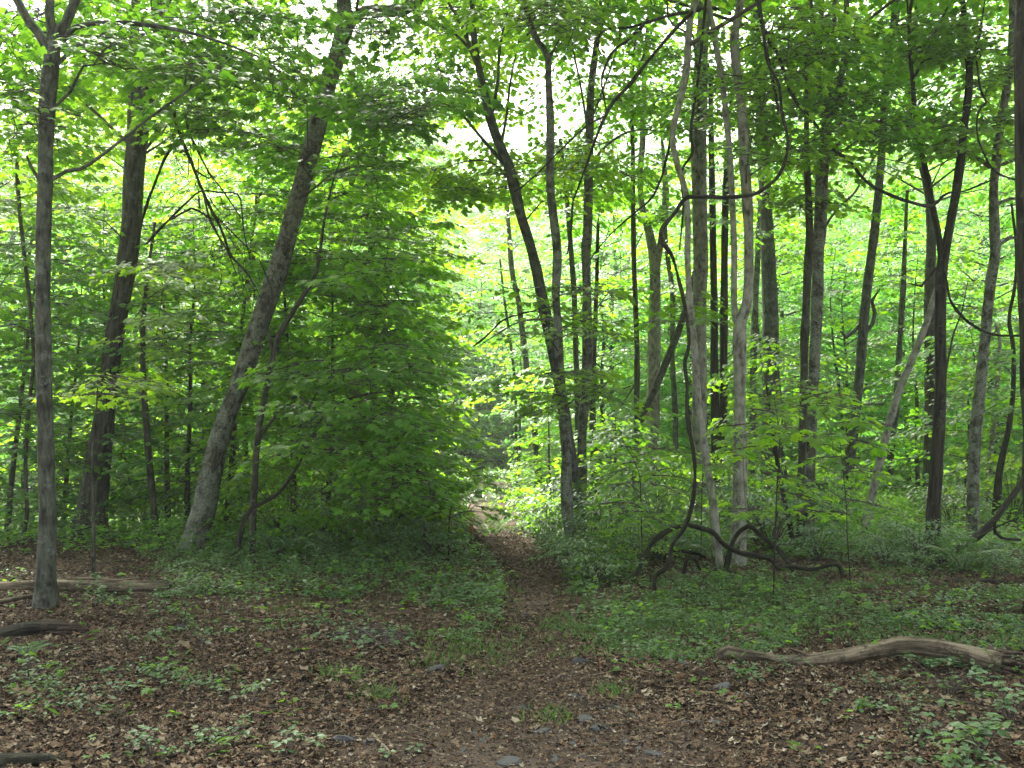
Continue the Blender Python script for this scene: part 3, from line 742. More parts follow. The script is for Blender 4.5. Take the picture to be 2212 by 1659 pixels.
tree('oak_tree', 'dark furrowed trunk forking into a wide V above, left of the sloping bare limb', 'tree',
     [(2017, 1199, 31), (2017, 1106, 28), (2022, 1020, 26), (2032, 853, 24), (2031, 720, 23), (2033, 600, 25), (2042, 540, 20), (2050, 500, 18), (2059, 450, 18), (2072, 367, 18), (2082, 283, 17), (2092, 200, 16), (2094, 140, 15), (2086, 100, 13), (2079, 0, 12)], 14.0, BARK_D,
     [[(2034, 560, 15), (2026, 500, 13), (2012, 433, 13), (1992, 333, 12), (1979, 267, 10), (1972, 183, 9), (1966, 117, 8), (1960, 0, 7)], [(2094, 150, 9), (2108, 115, 8), (2118, 60, 6), (2128, 0, 5)],
      [(1976, 165, 7), (1995, 130, 7), (2015, 80, 6), (2050, 10, 5)], [(2040, 820, 4), (2060, 720, 4), (2076, 680, 3), (2090, 610, 2)], [(2022, 578, 6), (2005, 600, 6), (1990, 618, 6), (1962, 612, 4)]],
     top=15, boxes=[(1930, 0, 2130, 120, 13, 16, 16, D_, 0.11), (1960, 240, 2130, 330, 13, 15.5, 10, D_, 0.11)], high=16, flare=1.15, sides=16)
tree('maple_tree', 'knobbly grey trunk with stub branches on both sides, near the right edge', 'tree',
     [(2099, 1177, 26), (2102, 1060, 24), (2106, 953, 24), (2119, 820, 24), (2127, 740, 21), (2139, 620, 22), (2149, 553, 23), (2149, 500, 24), (2146, 410, 20), (2152, 350, 22), (2162, 267, 17), (2176, 183, 19), (2186, 100, 17), (2189, 0, 16)], 15.4, BARK_L,
     [[(2140, 362, 10), (2118, 345, 11), (2092, 337, 10), (2046, 342, 7)], [(2156, 440, 9), (2180, 430, 7), (2210, 425, 5)], [(2154, 530, 9), (2180, 515, 7), (2212, 508, 5)], [(2152, 360, 8), (2190, 345, 7), (2212, 330, 5)]],
     top=16, boxes=[(2080, 120, 2230, 330, 14, 17, 16, D_, 0.11)], high=14, flare=1.15)
tree('oak_tree', 'dark trunk cut by the right border of the photo, nearest of the right-hand trees', 'tree',
     [(2250, 1330, 56), (2240, 1100, 50), (2230, 830, 45), (2218, 553, 42), (2214, 300, 42), (2214, 0, 40)], 9.0, BARK_D, top=13, boxes=[], high=12, sides=16)
tree('young_tree', 'thin brown stem with a wavy upper part, left of the border trunk', 'tree',
     [(2148, 1110, 17), (2159, 1020, 16), (2178, 930, 13), (2188, 850, 10), (2189, 753, 9), (2180, 690, 8), (2192, 620, 8), (2196, 540, 7), (2185, 440, 5)], 17.4, BARK_V, top=0, high=0, sides=8, boxes=[(2120, 760, 2220, 900, 16, 19, 6, D_, 0.12)])
tree('young_tree', 'pale spotted young trunk low down beside the knobbly grey trunk', 'tree',
     [(2128, 1096, 14), (2136, 1020, 13), (2143, 950, 12), (2152, 850, 10), (2160, 740, 8), (2150, 700, 6)], 20.0, BARK_P, top=0, high=0, sides=8, boxes=[(2060, 800, 2200, 960, 19, 22, 8, D_, 0.12)])
tree('young_tree', 'grey stem standing behind the pale slanting pole', 'tree',
     [(1914, 1075, 17), (1926, 960, 15), (1936, 870, 13), (1942, 760, 13), (1950, 640, 13), (1955, 520, 10), (1960, 400, 7)], 24.0, BARK_G, top=0, high=0, sides=8, boxes=[(1880, 380, 2040, 600, 23, 26, 12, F_, 0.14)])

# ------------------------------------------------------------------ young maples of the understorey
def young_maple(px, d, h, r, ns, label, leaf, size=0.13, tmpl=D_, bark=None, z0=0.5, group=None, name='young_maple', avoid=None):
    x = (px - CX) / FPX * d
    base = np.array([x, d, tz(x, d)])
    root = thing(name, label, 'tree' if h > 3 else 'sapling', base, group)
    mb = MB()
    lean = RNG.normal(0, 0.05, 2)
    ts = np.linspace(0, 1, 6)
    sp = base + np.stack([lean[0] * h * ts + RNG.normal(0, 0.03, 6) * h * ts * 0.5, lean[1] * h * ts, h * ts], 1)
    sp[0, 2] -= 0.2
    ax, _ = tube(mb, sp, np.linspace(0.008 * h + 0.012, 0.005, 6), 7, 0.3, 0.08)
    mb.build('trunk', bark or BARK_R, root, base)
    cb = MB()
    cs, nodes = [], []
    for k in range(ns):
        f = z0 / h + (1 - z0 / h) * (k + random.random()) / ns
        prof = r * (0.45 + 0.55 * math.sin(math.pi * min(1, 0.2 + 0.75 * f))) * (1.0 if f < 0.8 else 0.7)
        an = k * 2.4 + random.random()
        rd = prof * (0.35 + 0.65 * random.random())
        a = sp[0] + (sp[-1] - sp[0]) * f
        c = a + np.array([math.cos(an) * rd, math.sin(an) * rd, 0.15 * rd])
        if avoid and avoid(c):
            continue
        cs.append((c, 0))
    for c, _ in by_reach(cs, ax):
        az = bend_branch(cb, ax, c, 0.009, 1, nodes)
        spray(cb, c, az, random.uniform(0.8, 1.4), random.uniform(0.4, 0.7), random.randint(40, 64), size, tmpl, 0.2, random.uniform(-0.25, 0.0))
    cb.build('crown', [leaf, TWIG], root, base)
    return root

YM = [
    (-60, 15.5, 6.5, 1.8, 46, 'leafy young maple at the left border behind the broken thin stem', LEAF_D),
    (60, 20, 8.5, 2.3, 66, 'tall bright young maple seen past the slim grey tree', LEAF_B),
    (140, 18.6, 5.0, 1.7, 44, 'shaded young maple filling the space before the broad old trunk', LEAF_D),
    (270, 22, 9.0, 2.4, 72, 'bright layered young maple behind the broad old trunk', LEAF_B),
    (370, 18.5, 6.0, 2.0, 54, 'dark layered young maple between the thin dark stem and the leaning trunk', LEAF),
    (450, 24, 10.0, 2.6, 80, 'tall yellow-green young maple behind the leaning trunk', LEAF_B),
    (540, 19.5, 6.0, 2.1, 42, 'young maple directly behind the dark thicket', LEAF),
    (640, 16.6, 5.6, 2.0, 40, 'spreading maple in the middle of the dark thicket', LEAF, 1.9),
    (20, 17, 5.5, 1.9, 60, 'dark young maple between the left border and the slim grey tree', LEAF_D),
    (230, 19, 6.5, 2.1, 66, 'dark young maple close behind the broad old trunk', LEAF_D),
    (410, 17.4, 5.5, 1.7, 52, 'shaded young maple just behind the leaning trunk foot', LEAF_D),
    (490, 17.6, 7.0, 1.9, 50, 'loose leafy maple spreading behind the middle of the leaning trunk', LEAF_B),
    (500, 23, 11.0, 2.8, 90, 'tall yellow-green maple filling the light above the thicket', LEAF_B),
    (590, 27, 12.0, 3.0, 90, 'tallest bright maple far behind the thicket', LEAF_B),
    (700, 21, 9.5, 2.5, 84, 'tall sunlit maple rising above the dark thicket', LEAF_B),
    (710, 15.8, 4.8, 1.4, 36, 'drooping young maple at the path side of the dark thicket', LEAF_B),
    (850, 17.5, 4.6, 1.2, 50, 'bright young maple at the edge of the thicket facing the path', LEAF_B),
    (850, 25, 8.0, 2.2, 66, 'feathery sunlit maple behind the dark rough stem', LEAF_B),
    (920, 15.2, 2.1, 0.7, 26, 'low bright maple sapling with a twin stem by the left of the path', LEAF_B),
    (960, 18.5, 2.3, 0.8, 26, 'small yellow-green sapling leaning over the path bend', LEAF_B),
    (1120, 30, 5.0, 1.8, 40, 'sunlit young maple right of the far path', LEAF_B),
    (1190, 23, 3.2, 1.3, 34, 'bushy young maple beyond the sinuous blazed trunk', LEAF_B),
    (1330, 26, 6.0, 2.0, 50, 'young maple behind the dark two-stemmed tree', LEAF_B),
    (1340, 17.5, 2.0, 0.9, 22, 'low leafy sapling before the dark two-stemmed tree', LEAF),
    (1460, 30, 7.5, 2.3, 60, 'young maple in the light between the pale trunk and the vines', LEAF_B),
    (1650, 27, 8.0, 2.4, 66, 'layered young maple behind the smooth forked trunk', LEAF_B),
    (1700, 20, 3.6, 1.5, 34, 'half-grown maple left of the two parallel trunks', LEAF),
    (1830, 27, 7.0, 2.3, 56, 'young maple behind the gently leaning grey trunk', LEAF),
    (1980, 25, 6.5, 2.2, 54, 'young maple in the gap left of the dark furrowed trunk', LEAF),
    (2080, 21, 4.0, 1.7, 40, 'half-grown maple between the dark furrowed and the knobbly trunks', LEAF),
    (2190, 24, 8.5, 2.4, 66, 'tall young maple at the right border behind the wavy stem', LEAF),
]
TRAIL_CLEAR = lambda c: (abs(c[0] - trail_x(c[1])) < 0.75 and c[2] < 2.6) or (1000 - 600 / c[1] < CX + FPX * c[0] / c[1] < 1130 + 600 / c[1] and c[2] < 1.9)
for (px, d, h, r, ns, lb, lf, *z) in YM:
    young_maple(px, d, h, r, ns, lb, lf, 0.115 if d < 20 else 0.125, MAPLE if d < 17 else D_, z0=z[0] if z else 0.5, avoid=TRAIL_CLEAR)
# front right maple sapling
def front_sapling(stem, d, boxes, label, size=0.105, lf=None):
    sp, sr = line(stem, d)
    base = sp[0].copy()
    base[2] = tz(base[0], base[1])
    root = thing('maple_sapling', label, 'sapling', base)
    sp[0] = base - np.array([0, 0, 0.1])
    mb = MB()
    sp[1:-1, :2] += RNG.normal(0, 0.02, (len(sp) - 2, 2))
    ax, _ = tube(mb, sp, sr * 0.5, 6, 0.12, 0.05)
    mb.build('trunk', BARK_D, root, base)
    cb = MB()
    nodes = []
    for (x0, y0, x1, y1, a, b, n) in boxes:
        for _ in range(n):
            c = P(random.uniform(x0, x1), random.uniform(y0, y1), random.uniform(a, b))
            az = bend_branch(cb, ax, c, 0.006, 1, nodes)
            spray(cb, c, az, random.uniform(0.35, 0.6), random.uniform(0.16, 0.28), random.randint(11, 19), size, MAPLE, 0.2, random.uniform(-0.25, 0.05), nj=0.22)
    cb.build('crown', [lf or LEAF_B, TWIG], root, base)
front_sapling([(1838, 1202, 5), (1832, 1150, 5), (1826, 1106, 4), (1820, 1000, 3), (1812, 930, 2)], 10.4, [(1740, 850, 1880, 1110, 9.8, 11, 17)], 'bright broad-leaved maple sapling in front of the two parallel trunks')
front_sapling([(1668, 1195, 6), (1680, 1060, 6), (1690, 960, 5), (1684, 880, 3), (1672, 850, 2)], 10.0, [(1600, 860, 1760, 1120, 9.4, 10.6, 16)], 'bright broad-leaved maple sapling right beside the smooth forked trunk')
front_sapling([(1388, 1196, 6), (1386, 1100, 5), (1376, 1020, 4), (1350, 960, 3)], 11.6, [(1320, 960, 1460, 1120, 11, 12.4, 14)], 'dark-stemmed sapling left of the low vine arches', 0.09)
front_sapling([(1512, 1130, 4), (1520, 1000, 4), (1530, 900, 3)], 12.9, [(1420, 960, 1570, 1090, 12.0, 13.2, 8)], 'sparse maple sapling between the curving vine and the forked trunk', 0.10)
front_sapling([(970, 1185, 6), (972, 1120, 5), (985, 1050, 4), (1005, 980, 3)], 13.6, [(930, 980, 1060, 1120, 13, 14.2, 12)], 'bright sapling on the left brink of the path with drooping leaves', 0.115)
front_sapling([(655, 1392, 3), (650, 1372, 3), (668, 1362, 2), (700, 1355, 2)], 8.1, [(660, 1352, 850, 1385, 7.9, 8.3, 7)], 'low pale-leaved seedling alone in the brown leaf litter', 0.06, LEAF_G)

# ------------------------------------------------------------------ background woods
def proto_tree(name, h, crown0, r, nb, leaf, bark, size, per):
    root = bpy.data.objects.new(name, None)
    COL.objects.link(root)
    mb = MB()
    ts = np.linspace(0, 1, 8)
    sp = np.stack([RNG.normal(0, 0.018, 8) * h * ts, RNG.normal(0, 0.018, 8) * h * ts, h * ts], 1)
    sp[0] = (0, 0, -0.5)
    ax, _ = tube(mb, sp, np.linspace(0.011 * h, 0.01, 8) * np.array([1.25] + [1] * 7), 8, 0.7, 0.1)
    mb.build('trunk', bark, root)
    cb = MB()
    for k in range(nb):
        f = crown0 + (1 - crown0) * (k + random.random()) / nb
        g = (f - crown0) / (1 - crown0)
        L = r * (0.35 + 0.65 * math.sin(math.pi * min(1, 0.22 + 0.72 * g))) * random.uniform(0.7, 1.15)
        an = k * 2.4 + random.random() * 0.8
        a = np.array([np.interp(f * h, ax[:, 2], ax[:, 0]), np.interp(f * h, ax[:, 2], ax[:, 1]), f * h])
        rise = random.uniform(-0.05, 0.35)
        e = a + np.array([math.cos(an) * L, math.sin(an) * L, rise * L])
        m = (a + e) / 2 + np.array([0, 0, 0.1 * L])
        tube(cb, [a, m, e], [0.018 + 0.004 * L, 0.014, 0.005], 4, 0.8, 0, 1, False)
        for q in (0.45, 0.75, 1.0):
            if L * q < 0.5:
                continue
            c = a * (1 - q) + e * q + np.array([0, 0, 0.1 * L * (1 - abs(2 * q - 1))]) + RNG.normal(0, 0.15, 3)
            spray(cb, c, an + RNG.normal(0, 0.5), random.uniform(1.2, 2.0), random.uniform(0.7, 1.1), per, size, FAR, 0.15, random.uniform(-0.15, 0.1), False)
    cb.build('crown', [leaf, TWIG], root)
    return root
PROTO = {
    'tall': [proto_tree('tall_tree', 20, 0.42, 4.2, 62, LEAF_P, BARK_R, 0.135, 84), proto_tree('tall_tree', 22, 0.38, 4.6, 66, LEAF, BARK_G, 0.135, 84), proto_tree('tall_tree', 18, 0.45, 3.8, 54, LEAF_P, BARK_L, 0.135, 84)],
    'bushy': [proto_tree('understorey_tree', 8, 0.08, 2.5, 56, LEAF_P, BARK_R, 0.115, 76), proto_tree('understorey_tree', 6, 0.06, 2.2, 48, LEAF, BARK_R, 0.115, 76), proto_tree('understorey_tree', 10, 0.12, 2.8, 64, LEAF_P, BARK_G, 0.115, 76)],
}
used = set()
def put(kind, px, d, sc, label, group):
    r = random.choice(PROTO[kind])
    x = (px - CX) / FPX * d
    loc = (x, d, tz(x, d))
    if r.name not in used:
        used.add(r.name)
        r.location, r.scale, r.rotation_euler = loc, (sc, sc, sc), (0, 0, random.uniform(0, 6.28))
        tag(r, label, 'tree', group)
        return r
    return dup(r, loc, random.uniform(0, 6.28), sc, label, group)
ZONES = [(-500, 330, 'in the woods behind the broad old trunk on the left'), (330, 760, 'in the woods behind the leaning lichen-spotted trunk'), (760, 1130, 'on the bright slope beyond the end of the path'),
         (1130, 1450, 'in the woods behind the sinuous blazed trunk'), (1450, 1720, 'in the woods behind the vine-hung trunks'), (1720, 2000, 'in the woods behind the two parallel trunks'), (2000, 2800, 'in the woods behind the dark furrowed trunk')]
def zone(px):
    return next(z for a, b, z in ZONES if a <= px < b)
taken = []
def scatter(kind, n, d0, d1, s0, s1, word, gap, ok=lambda px, d: True):
    k = tries = 0
    while k < n and tries < 6000:
        tries += 1
        px = random.uniform(-160, 2370)
        d = d0 + (d1 - d0) * random.random() ** 0.8
        x = (px - CX) / FPX * d
        if not ok(px, d) or any((x - a) ** 2 + (d - b) ** 2 < gap * gap for a, b in taken) or abs(x - trail_x(d)) < (2.6 if d < 58 else 0):
            continue
        taken.append((x, d))
        put(kind, px, d, random.uniform(s0, s1), word + ' ' + zone(px), word.split(' with')[0] + 's ' + zone(px))
        k += 1
gap_ok = lambda px, d: not (820 < px < 1100 and d < 44) and not (px < 450 and d < 33)
scatter('bushy', 46, 27, 46, 0.7, 1.1, 'layered green understorey tree', 2.6, gap_ok)
scatter('bushy', 100, 46, 100, 0.9, 1.6, 'pale green distant understorey tree', 3.2)
for px_, d_ in ((1015, 56), (1050, 60), (1085, 55), (990, 64), (1065, 68), (1030, 50), (1110, 50), (960, 52)):
    put('bushy', px_, d_, random.uniform(0.9, 1.2), 'layered green understorey tree ' + zone(px_), 'layered green understorey trees ' + zone(px_))
scatter('tall', 52, 22, 50, 0.75, 1.0, 'tall leafy forest tree', 3.4, lambda px, d: px > 1400 and d > (22 if px > 1650 else 28))
scatter('tall', 5, 46, 56, 0.8, 1.0, 'tall leafy forest tree', 3.6, lambda px, d: px < 330)
scatter('tall', 16, 42, 60, 0.85, 1.1, 'tall sunlit forest tree', 4.0, lambda px, d: 200 < px < 800)
scatter('tall', 84, 54, 110, 0.85, 1.15, 'tall distant forest tree', 3.8, lambda px, d: not (760 < px < 1330 and d < 70))

# ------------------------------------------------------------------ vines, dead branches, logs
def vine(label, pts, d, dd=0.0, name='grapevine', cat='vine', m=None, sides=10, rough=0.24, ground=False, sub=()):
    p, r = line(pts, d, dd)
    if ground:
        p[0][2] = tz(p[0][0], p[0][1]) - 0.05
    base = p[0].copy()
    mb = MB()
    if name == 'grapevine':
        r = r * 0.78
        p[1:-1] += RNG.normal(0, 0.018, (len(p) - 2, 3))
    if name == 'dead_branch':
        r = r * 0.75
    c_, k_ = tube(mb, p, r, sides, 0.045, rough)
    for k in range(int(len(c_) * 0.10)):   # shreds of bark and side shoots
        i_ = random.randrange(2, len(c_) - 2)
        a_ = c_[i_]
        e_ = unit(RNG.normal(0, 1, 3)) * np.array([1, 1, 0.7])
        l_ = random.choice([0.06, 0.08, 0.12, 0.3])
        tube(mb, [a_, a_ + e_ * l_ * 0.5 + np.array([0, 0, -0.02]), a_ + e_ * l_ + np.array([0, 0, -0.1 * l_])], [0.005, 0.003, 0.0015], 4, 0.1, 0, 0, False)
    for s in sub:
        q, rr = line(s, d + dd * 0.5)
        tube(mb, q, rr * (0.75 if name == 'dead_branch' else 0.9), 6, 0.08, rough)
    return tag(mb.build(name, m or BARK_V, None, base), label, cat)
vine('thick dark grapevine hooking round in a C shape and looping up to the right',
     [(1416, 1291, 13), (1418, 1250, 12), (1439, 1223, 13), (1456, 1179, 13), (1476, 1139, 13), (1498, 1080, 13), (1505, 1026, 12), (1500, 970, 12), (1491, 903, 12), (1483, 836, 11), (1478, 780, 11), (1488, 740, 11), (1482, 680, 9), (1476, 636, 10), (1470, 586, 10), (1450, 552, 11), (1430, 523, 11), (1430, 493, 11), (1453, 460, 11), (1479, 431, 11), (1506, 425, 11), (1573, 427, 11), (1626, 418, 9), (1659, 400, 8), (1682, 370, 8), (1699, 340, 8), (1702, 300, 8), (1696, 240, 8), (1679, 183, 8), (1659, 127, 9), (1645, 60, 9), (1636, -20, 9)],
     10.3, 0.9, ground=True)
vine('brown grapevine arching low over the green plants and dipping to the right', [(1356, 1273, 12), (1379, 1229, 12), (1406, 1183, 13), (1446, 1149, 14), (1479, 1138, 14), (1506, 1134, 14), (1539, 1153, 14), (1573, 1173, 14), (1606, 1193, 14), (1659, 1206, 14), (1679, 1218, 14), (1709, 1233, 13), (1759, 1228, 12), (1806, 1219, 11), (1819, 1239, 10), (1829, 1262, 8)], 11.0, 0.6, ground=True)
vine('second low vine arch crossing in front of the smooth forked trunk', [(1563, 1206, 12), (1583, 1169, 13), (1613, 1139, 13), (1639, 1151, 13), (1659, 1166, 12), (1686, 1196, 12), (1712, 1229, 11), (1727, 1268, 10)], 11.8, -0.3, ground=True)
vine('small looped vine close to the ground under the low arch', [(1473, 1241, 10), (1483, 1213, 10), (1499, 1204, 10), (1513, 1232, 8)], 11.9, 0, ground=True)
vine('short crooked vine lying behind the small looped vine', [(1434, 1209, 7), (1445, 1196, 8), (1466, 1190, 8), (1506, 1193, 7), (1525, 1203, 5)], 12.8, 0)
vine('long vine sagging between the two parallel trunks and the dark furrowed trunk', [(1630, -20, 10), (1650, 70, 10), (1680, 115, 10), (1706, 170, 10), (1722, 220, 10), (1760, 265, 9), (1800, 325, 9), (1830, 345, 9), (1870, 385, 9), (1905, 412, 9), (1950, 433, 9), (2000, 442, 9), (2025, 437, 8), (2050, 420, 7), (2090, 415, 6), (2150, 385, 4)], 12.4, 0.8)
vine('thin brown vine curving in an arc right of the dark furrowed trunk', [(2110, 132, 5), (2118, 200, 6), (2133, 218, 6), (2112, 240, 6), (2110, 280, 6), (2125, 330, 6), (2155, 375, 6), (2215, 395, 5)], 12.0)
vine('reddish vine sagging from the dark furrowed trunk to the right border', [(2032, 570, 5), (2042, 605, 6), (2058, 650, 7), (2080, 685, 7), (2110, 705, 7), (2150, 718, 7), (2215, 726, 7)], 12.6)
vine('dark vine climbing close beside the smooth forked trunk and bending behind its stems', [(1640, 30, 9), (1660, 150, 9), (1676, 230, 7), (1680, 255, 5)], 11.9)
vine('straight dark vine strung diagonally down from the top of the vine-hung trunks to the left', [(1496, 25, 10), (1450, 70, 10), (1400, 130, 10), (1350, 190, 9), (1320, 225, 9), (1290, 290, 8), (1262, 360, 7), (1240, 430, 6), (1236, 450, 6), (1236, 500, 5), (1225, 550, 4)], 12.0, 0.5, sub=[[(1310, 250, 5), (1270, 270, 5), (1215, 320, 4), (1150, 385, 3), (1110, 415, 2)]])
vine('dark slack vine hanging in front of the thickest mottled trunk', [(1525, 0, 7), (1522, 60, 8), (1512, 150, 8), (1498, 230, 8), (1492, 290, 7), (1494, 330, 7), (1478, 375, 7), (1474, 440, 6), (1468, 540, 5)], 12.6, 0.2)
vine('long curved vine sweeping from the mottled trunk down to the left across the pale trunk', [(1460, 250, 7), (1445, 320, 7), (1430, 380, 6), (1412, 425, 6), (1370, 460, 5), (1320, 505, 4), (1280, 550, 3), (1260, 590, 2)], 12.5, 0.6)
vine('bowed dark bough reaching left from the vine-hung trunks under the canopy', [(1580, 30, 9), (1535, 18, 10), (1500, 25, 10), (1450, 35, 9), (1400, 52, 8), (1355, 60, 7), (1310, 62, 6), (1290, 90, 4), (1300, 120, 3)], 13.4, 0.4, sub=[[(1390, 54, 7), (1350, 92, 7), (1325, 110, 7), (1300, 170, 5), (1310, 240, 3)]])
vine('bare limb propped up from the ground toward the right border', [(1992, 1241, 12), (2015, 1222, 13), (2042, 1203, 14), (2070, 1184, 15), (2102, 1166, 15), (2149, 1123, 15), (2175, 1088, 15), (2230, 1010, 14)], 12.2, 0.8, name='fallen_limb', cat='branch', m=BARK_D, ground=True, sub=[[(2148, 1124, 7), (2150, 1150, 8), (2165, 1163, 7), (2205, 1166, 6)], [(2110, 1160, 6), (2150, 1140, 5), (2200, 1118, 4)]])
def fine_twigs(n):
    out = []
    for k in range(n):
        u_ = random.random()
        x_, y_ = np.interp(u_, [0, 0.35, 0.7, 1], [400, 440, 490, 545]) + random.gauss(0, 26), np.interp(u_, [0, 0.35, 0.7, 1], [300, 420, 540, 640]) + random.gauss(0, 20)
        w_, h_ = random.uniform(-40, 40), random.uniform(-12, 60)
        out.append([(x_, y_, 2.4), (x_ + w_ * 0.35 + random.gauss(0, 5), y_ + h_ * 0.5 - 6, 1.9), (x_ + w_ * 0.75, y_ + h_ * 0.8, 1.4), (x_ + w_ + random.gauss(0, 8), y_ + h_ + 8, 0.9)])
    return out
vine('tangle of dead grey boughs hanging down between the old trunk and the leaning trunk',
     [(380, 187, 6), (386, 205, 9), (377, 246, 10), (393, 300, 11), (420, 367, 10), (440, 417, 10), (460, 460, 9), (480, 500, 8), (500, 553, 8), (530, 585, 6), (552, 620, 4)], 13.0, 0.5, name='dead_branch', cat='branch', m=BARK_D,
     sub=[[(393, 300, 9), (383, 307, 9), (357, 340, 9), (335, 395, 8), (320, 433, 8), (306, 480, 7), (296, 530, 7)], [(317, 527, 7), (340, 500, 8), (367, 473, 8), (400, 440, 8), (433, 413, 7), (470, 415, 6), (513, 420, 6), (522, 450, 5), (527, 500, 4), (540, 560, 3)],
          [(367, 475, 6), (390, 462, 6), (413, 450, 6), (440, 463, 5), (460, 483, 4), (480, 530, 3)], [(393, 300, 6), (412, 285, 6), (440, 281, 5), (470, 290, 4), (493, 293, 3)], [(400, 250, 5), (410, 290, 6), (425, 320, 6), (450, 370, 5), (480, 410, 4), (520, 470, 3)],
          [(420, 367, 5), (450, 385, 5), (465, 382, 4)], [(440, 417, 6), (455, 480, 5), (490, 540, 4), (510, 590, 3)], [(405, 322, 4), (408, 350, 4), (406, 385, 2)], [(460, 460, 4), (500, 500, 4), (540, 540, 3), (560, 550, 2)]] + fine_twigs(110))
vine('slanting dead branch with fine twigs over the bright gap right of the path', [(1022, 748, 4), (1040, 735, 6), (1062, 715, 6), (1090, 690, 5), (1150, 672, 4), (1200, 660, 3)], 15.0, name='dead_branch', cat='branch', m=BARK_D, sub=[[(1090, 690, 3), (1120, 720, 2), (1170, 740, 2)], [(1062, 715, 2), (1095, 726, 2), (1140, 770, 1.5)]])
vine('pale thin dead pole slanting up between the two parallel trunks and the leaning grey trunk', [(1768, 520, 6), (1787, 482, 7), (1815, 445, 7), (1847, 415, 7), (1870, 370, 6), (1897, 328, 4)], 16.0, name='dead_branch', cat='branch', m=WOOD)

def log_on(label, pts, d0, d1, mt, name='fallen_log', sub=(), lift=0.0, hollow=False, rough=0.12):
    p, r = [], []
    n = len(pts)
    for k, (x, y, w) in enumerate(pts):
        q = d0 + (d1 - d0) * k / (n - 1)
        p.append(P(x, y, q))
        r.append(w / 2 / FPX * q)
    p, r = np.array(p), np.array(r)
    base = p[0].copy()
    root = thing(name, label, 'log', base)
    mb = MB()
    tube(mb, p, r, 18, 0.06, rough)
    for s in sub:
        q, rr = line(s, (d0 + d1) / 2)
        tube(mb, q, rr, 8, 0.05, rough)
    mb.build('log_body', mt, root, base)
    if hollow:                                # broken, splintered end
        e = p[-1]
        hb = MB()
        t = unit(p[-1] - p[-2])
        for k in range(60):
            an = random.uniform(0, 6.28)
            q = e + np.array([0, math.cos(an), math.sin(an)]) * r[-1] * random.uniform(0.15, 1.0) - t * 0.1
            tube(hb, [q, q + t * random.uniform(0.08, 0.34) + RNG.normal(0, 0.015, 3)], [random.uniform(0.012, 0.028), 0.003], 5, 0.1, 0.2)
        hb.build('broken_end', ROT, root, base)
    return root
log_on('weathered barkless log arching over the litter at the right', [(1550, 1428, 14), (1556, 1410, 22), (1575, 1405, 24), (1606, 1413, 22), (1659, 1421, 22), (1692, 1430, 27), (1792, 1424, 32), (1892, 1405, 34), (1959, 1393, 37), (2059, 1407, 40), (2130, 1425, 46), (2160, 1432, 52), (2172, 1434, 54)], 7.35, 7.0, WOOD,
       sub=[[(1910, 1396, 16), (1930, 1384, 12), (1965, 1379, 6)], [(1748, 1416, 8), (1728, 1408, 6), (1708, 1402, 4)], [(1975, 1383, 12), (2040, 1390, 14), (2110, 1410, 10), (2160, 1424, 5)]], hollow=True)
log_on('long pale straight log lying behind the slim grey tree at the left', [(-60, 1268, 17), (0, 1267, 17), (60, 1265, 20), (117, 1264, 23), (200, 1266, 24), (300, 1266, 22), (350, 1265, 22), (378, 1262, 16)], 10.5, 10.9, WOOD,
       sub=[[(130, 1252, 4), (190, 1249, 5), (250, 1253, 5), (300, 1248, 3)]])
log_on('thin grey log on the leaves left of the slim grey tree', [(-40, 1310, 9), (0, 1300, 10), (40, 1292, 9), (75, 1285, 7)], 9.4, 10.0, WOOD)
log_on('dark rotting stub of log with a jagged end at the left border', [(-50, 1382, 28), (0, 1374, 30), (50, 1360, 30), (100, 1355, 28), (122, 1356, 26)], 8.1, 8.25, BARK_D, name='rotten_log', hollow=True, rough=0.22)
log_on('mossy dark log cut by the lower left corner', [(-60, 1646, 30), (0, 1642, 30), (60, 1640, 26), (110, 1640, 20), (134, 1642, 10)], 5.0, 5.1, BARK_D, name='rotten_log', rough=0.2)
log_on('dark straight log half sunk in green plants near the right border', [(2050, 1254, 10), (2090, 1258, 14), (2150, 1260, 15), (2240, 1264, 16)], 11.3, 11.2, BARK_D)
log_on('dark log lying across the ground behind the leaning trunk', [(350, 1155, 15), (380, 1154, 18), (410, 1156, 16)], 17.0, 16.8, BARK_D)
log_on('low dark log at the shaded foot of the maple thicket', [(455, 1184, 10), (510, 1184, 13), (580, 1186, 14), (650, 1178, 12), (760, 1166, 10)], 14.9, 15.5, BARK_D)

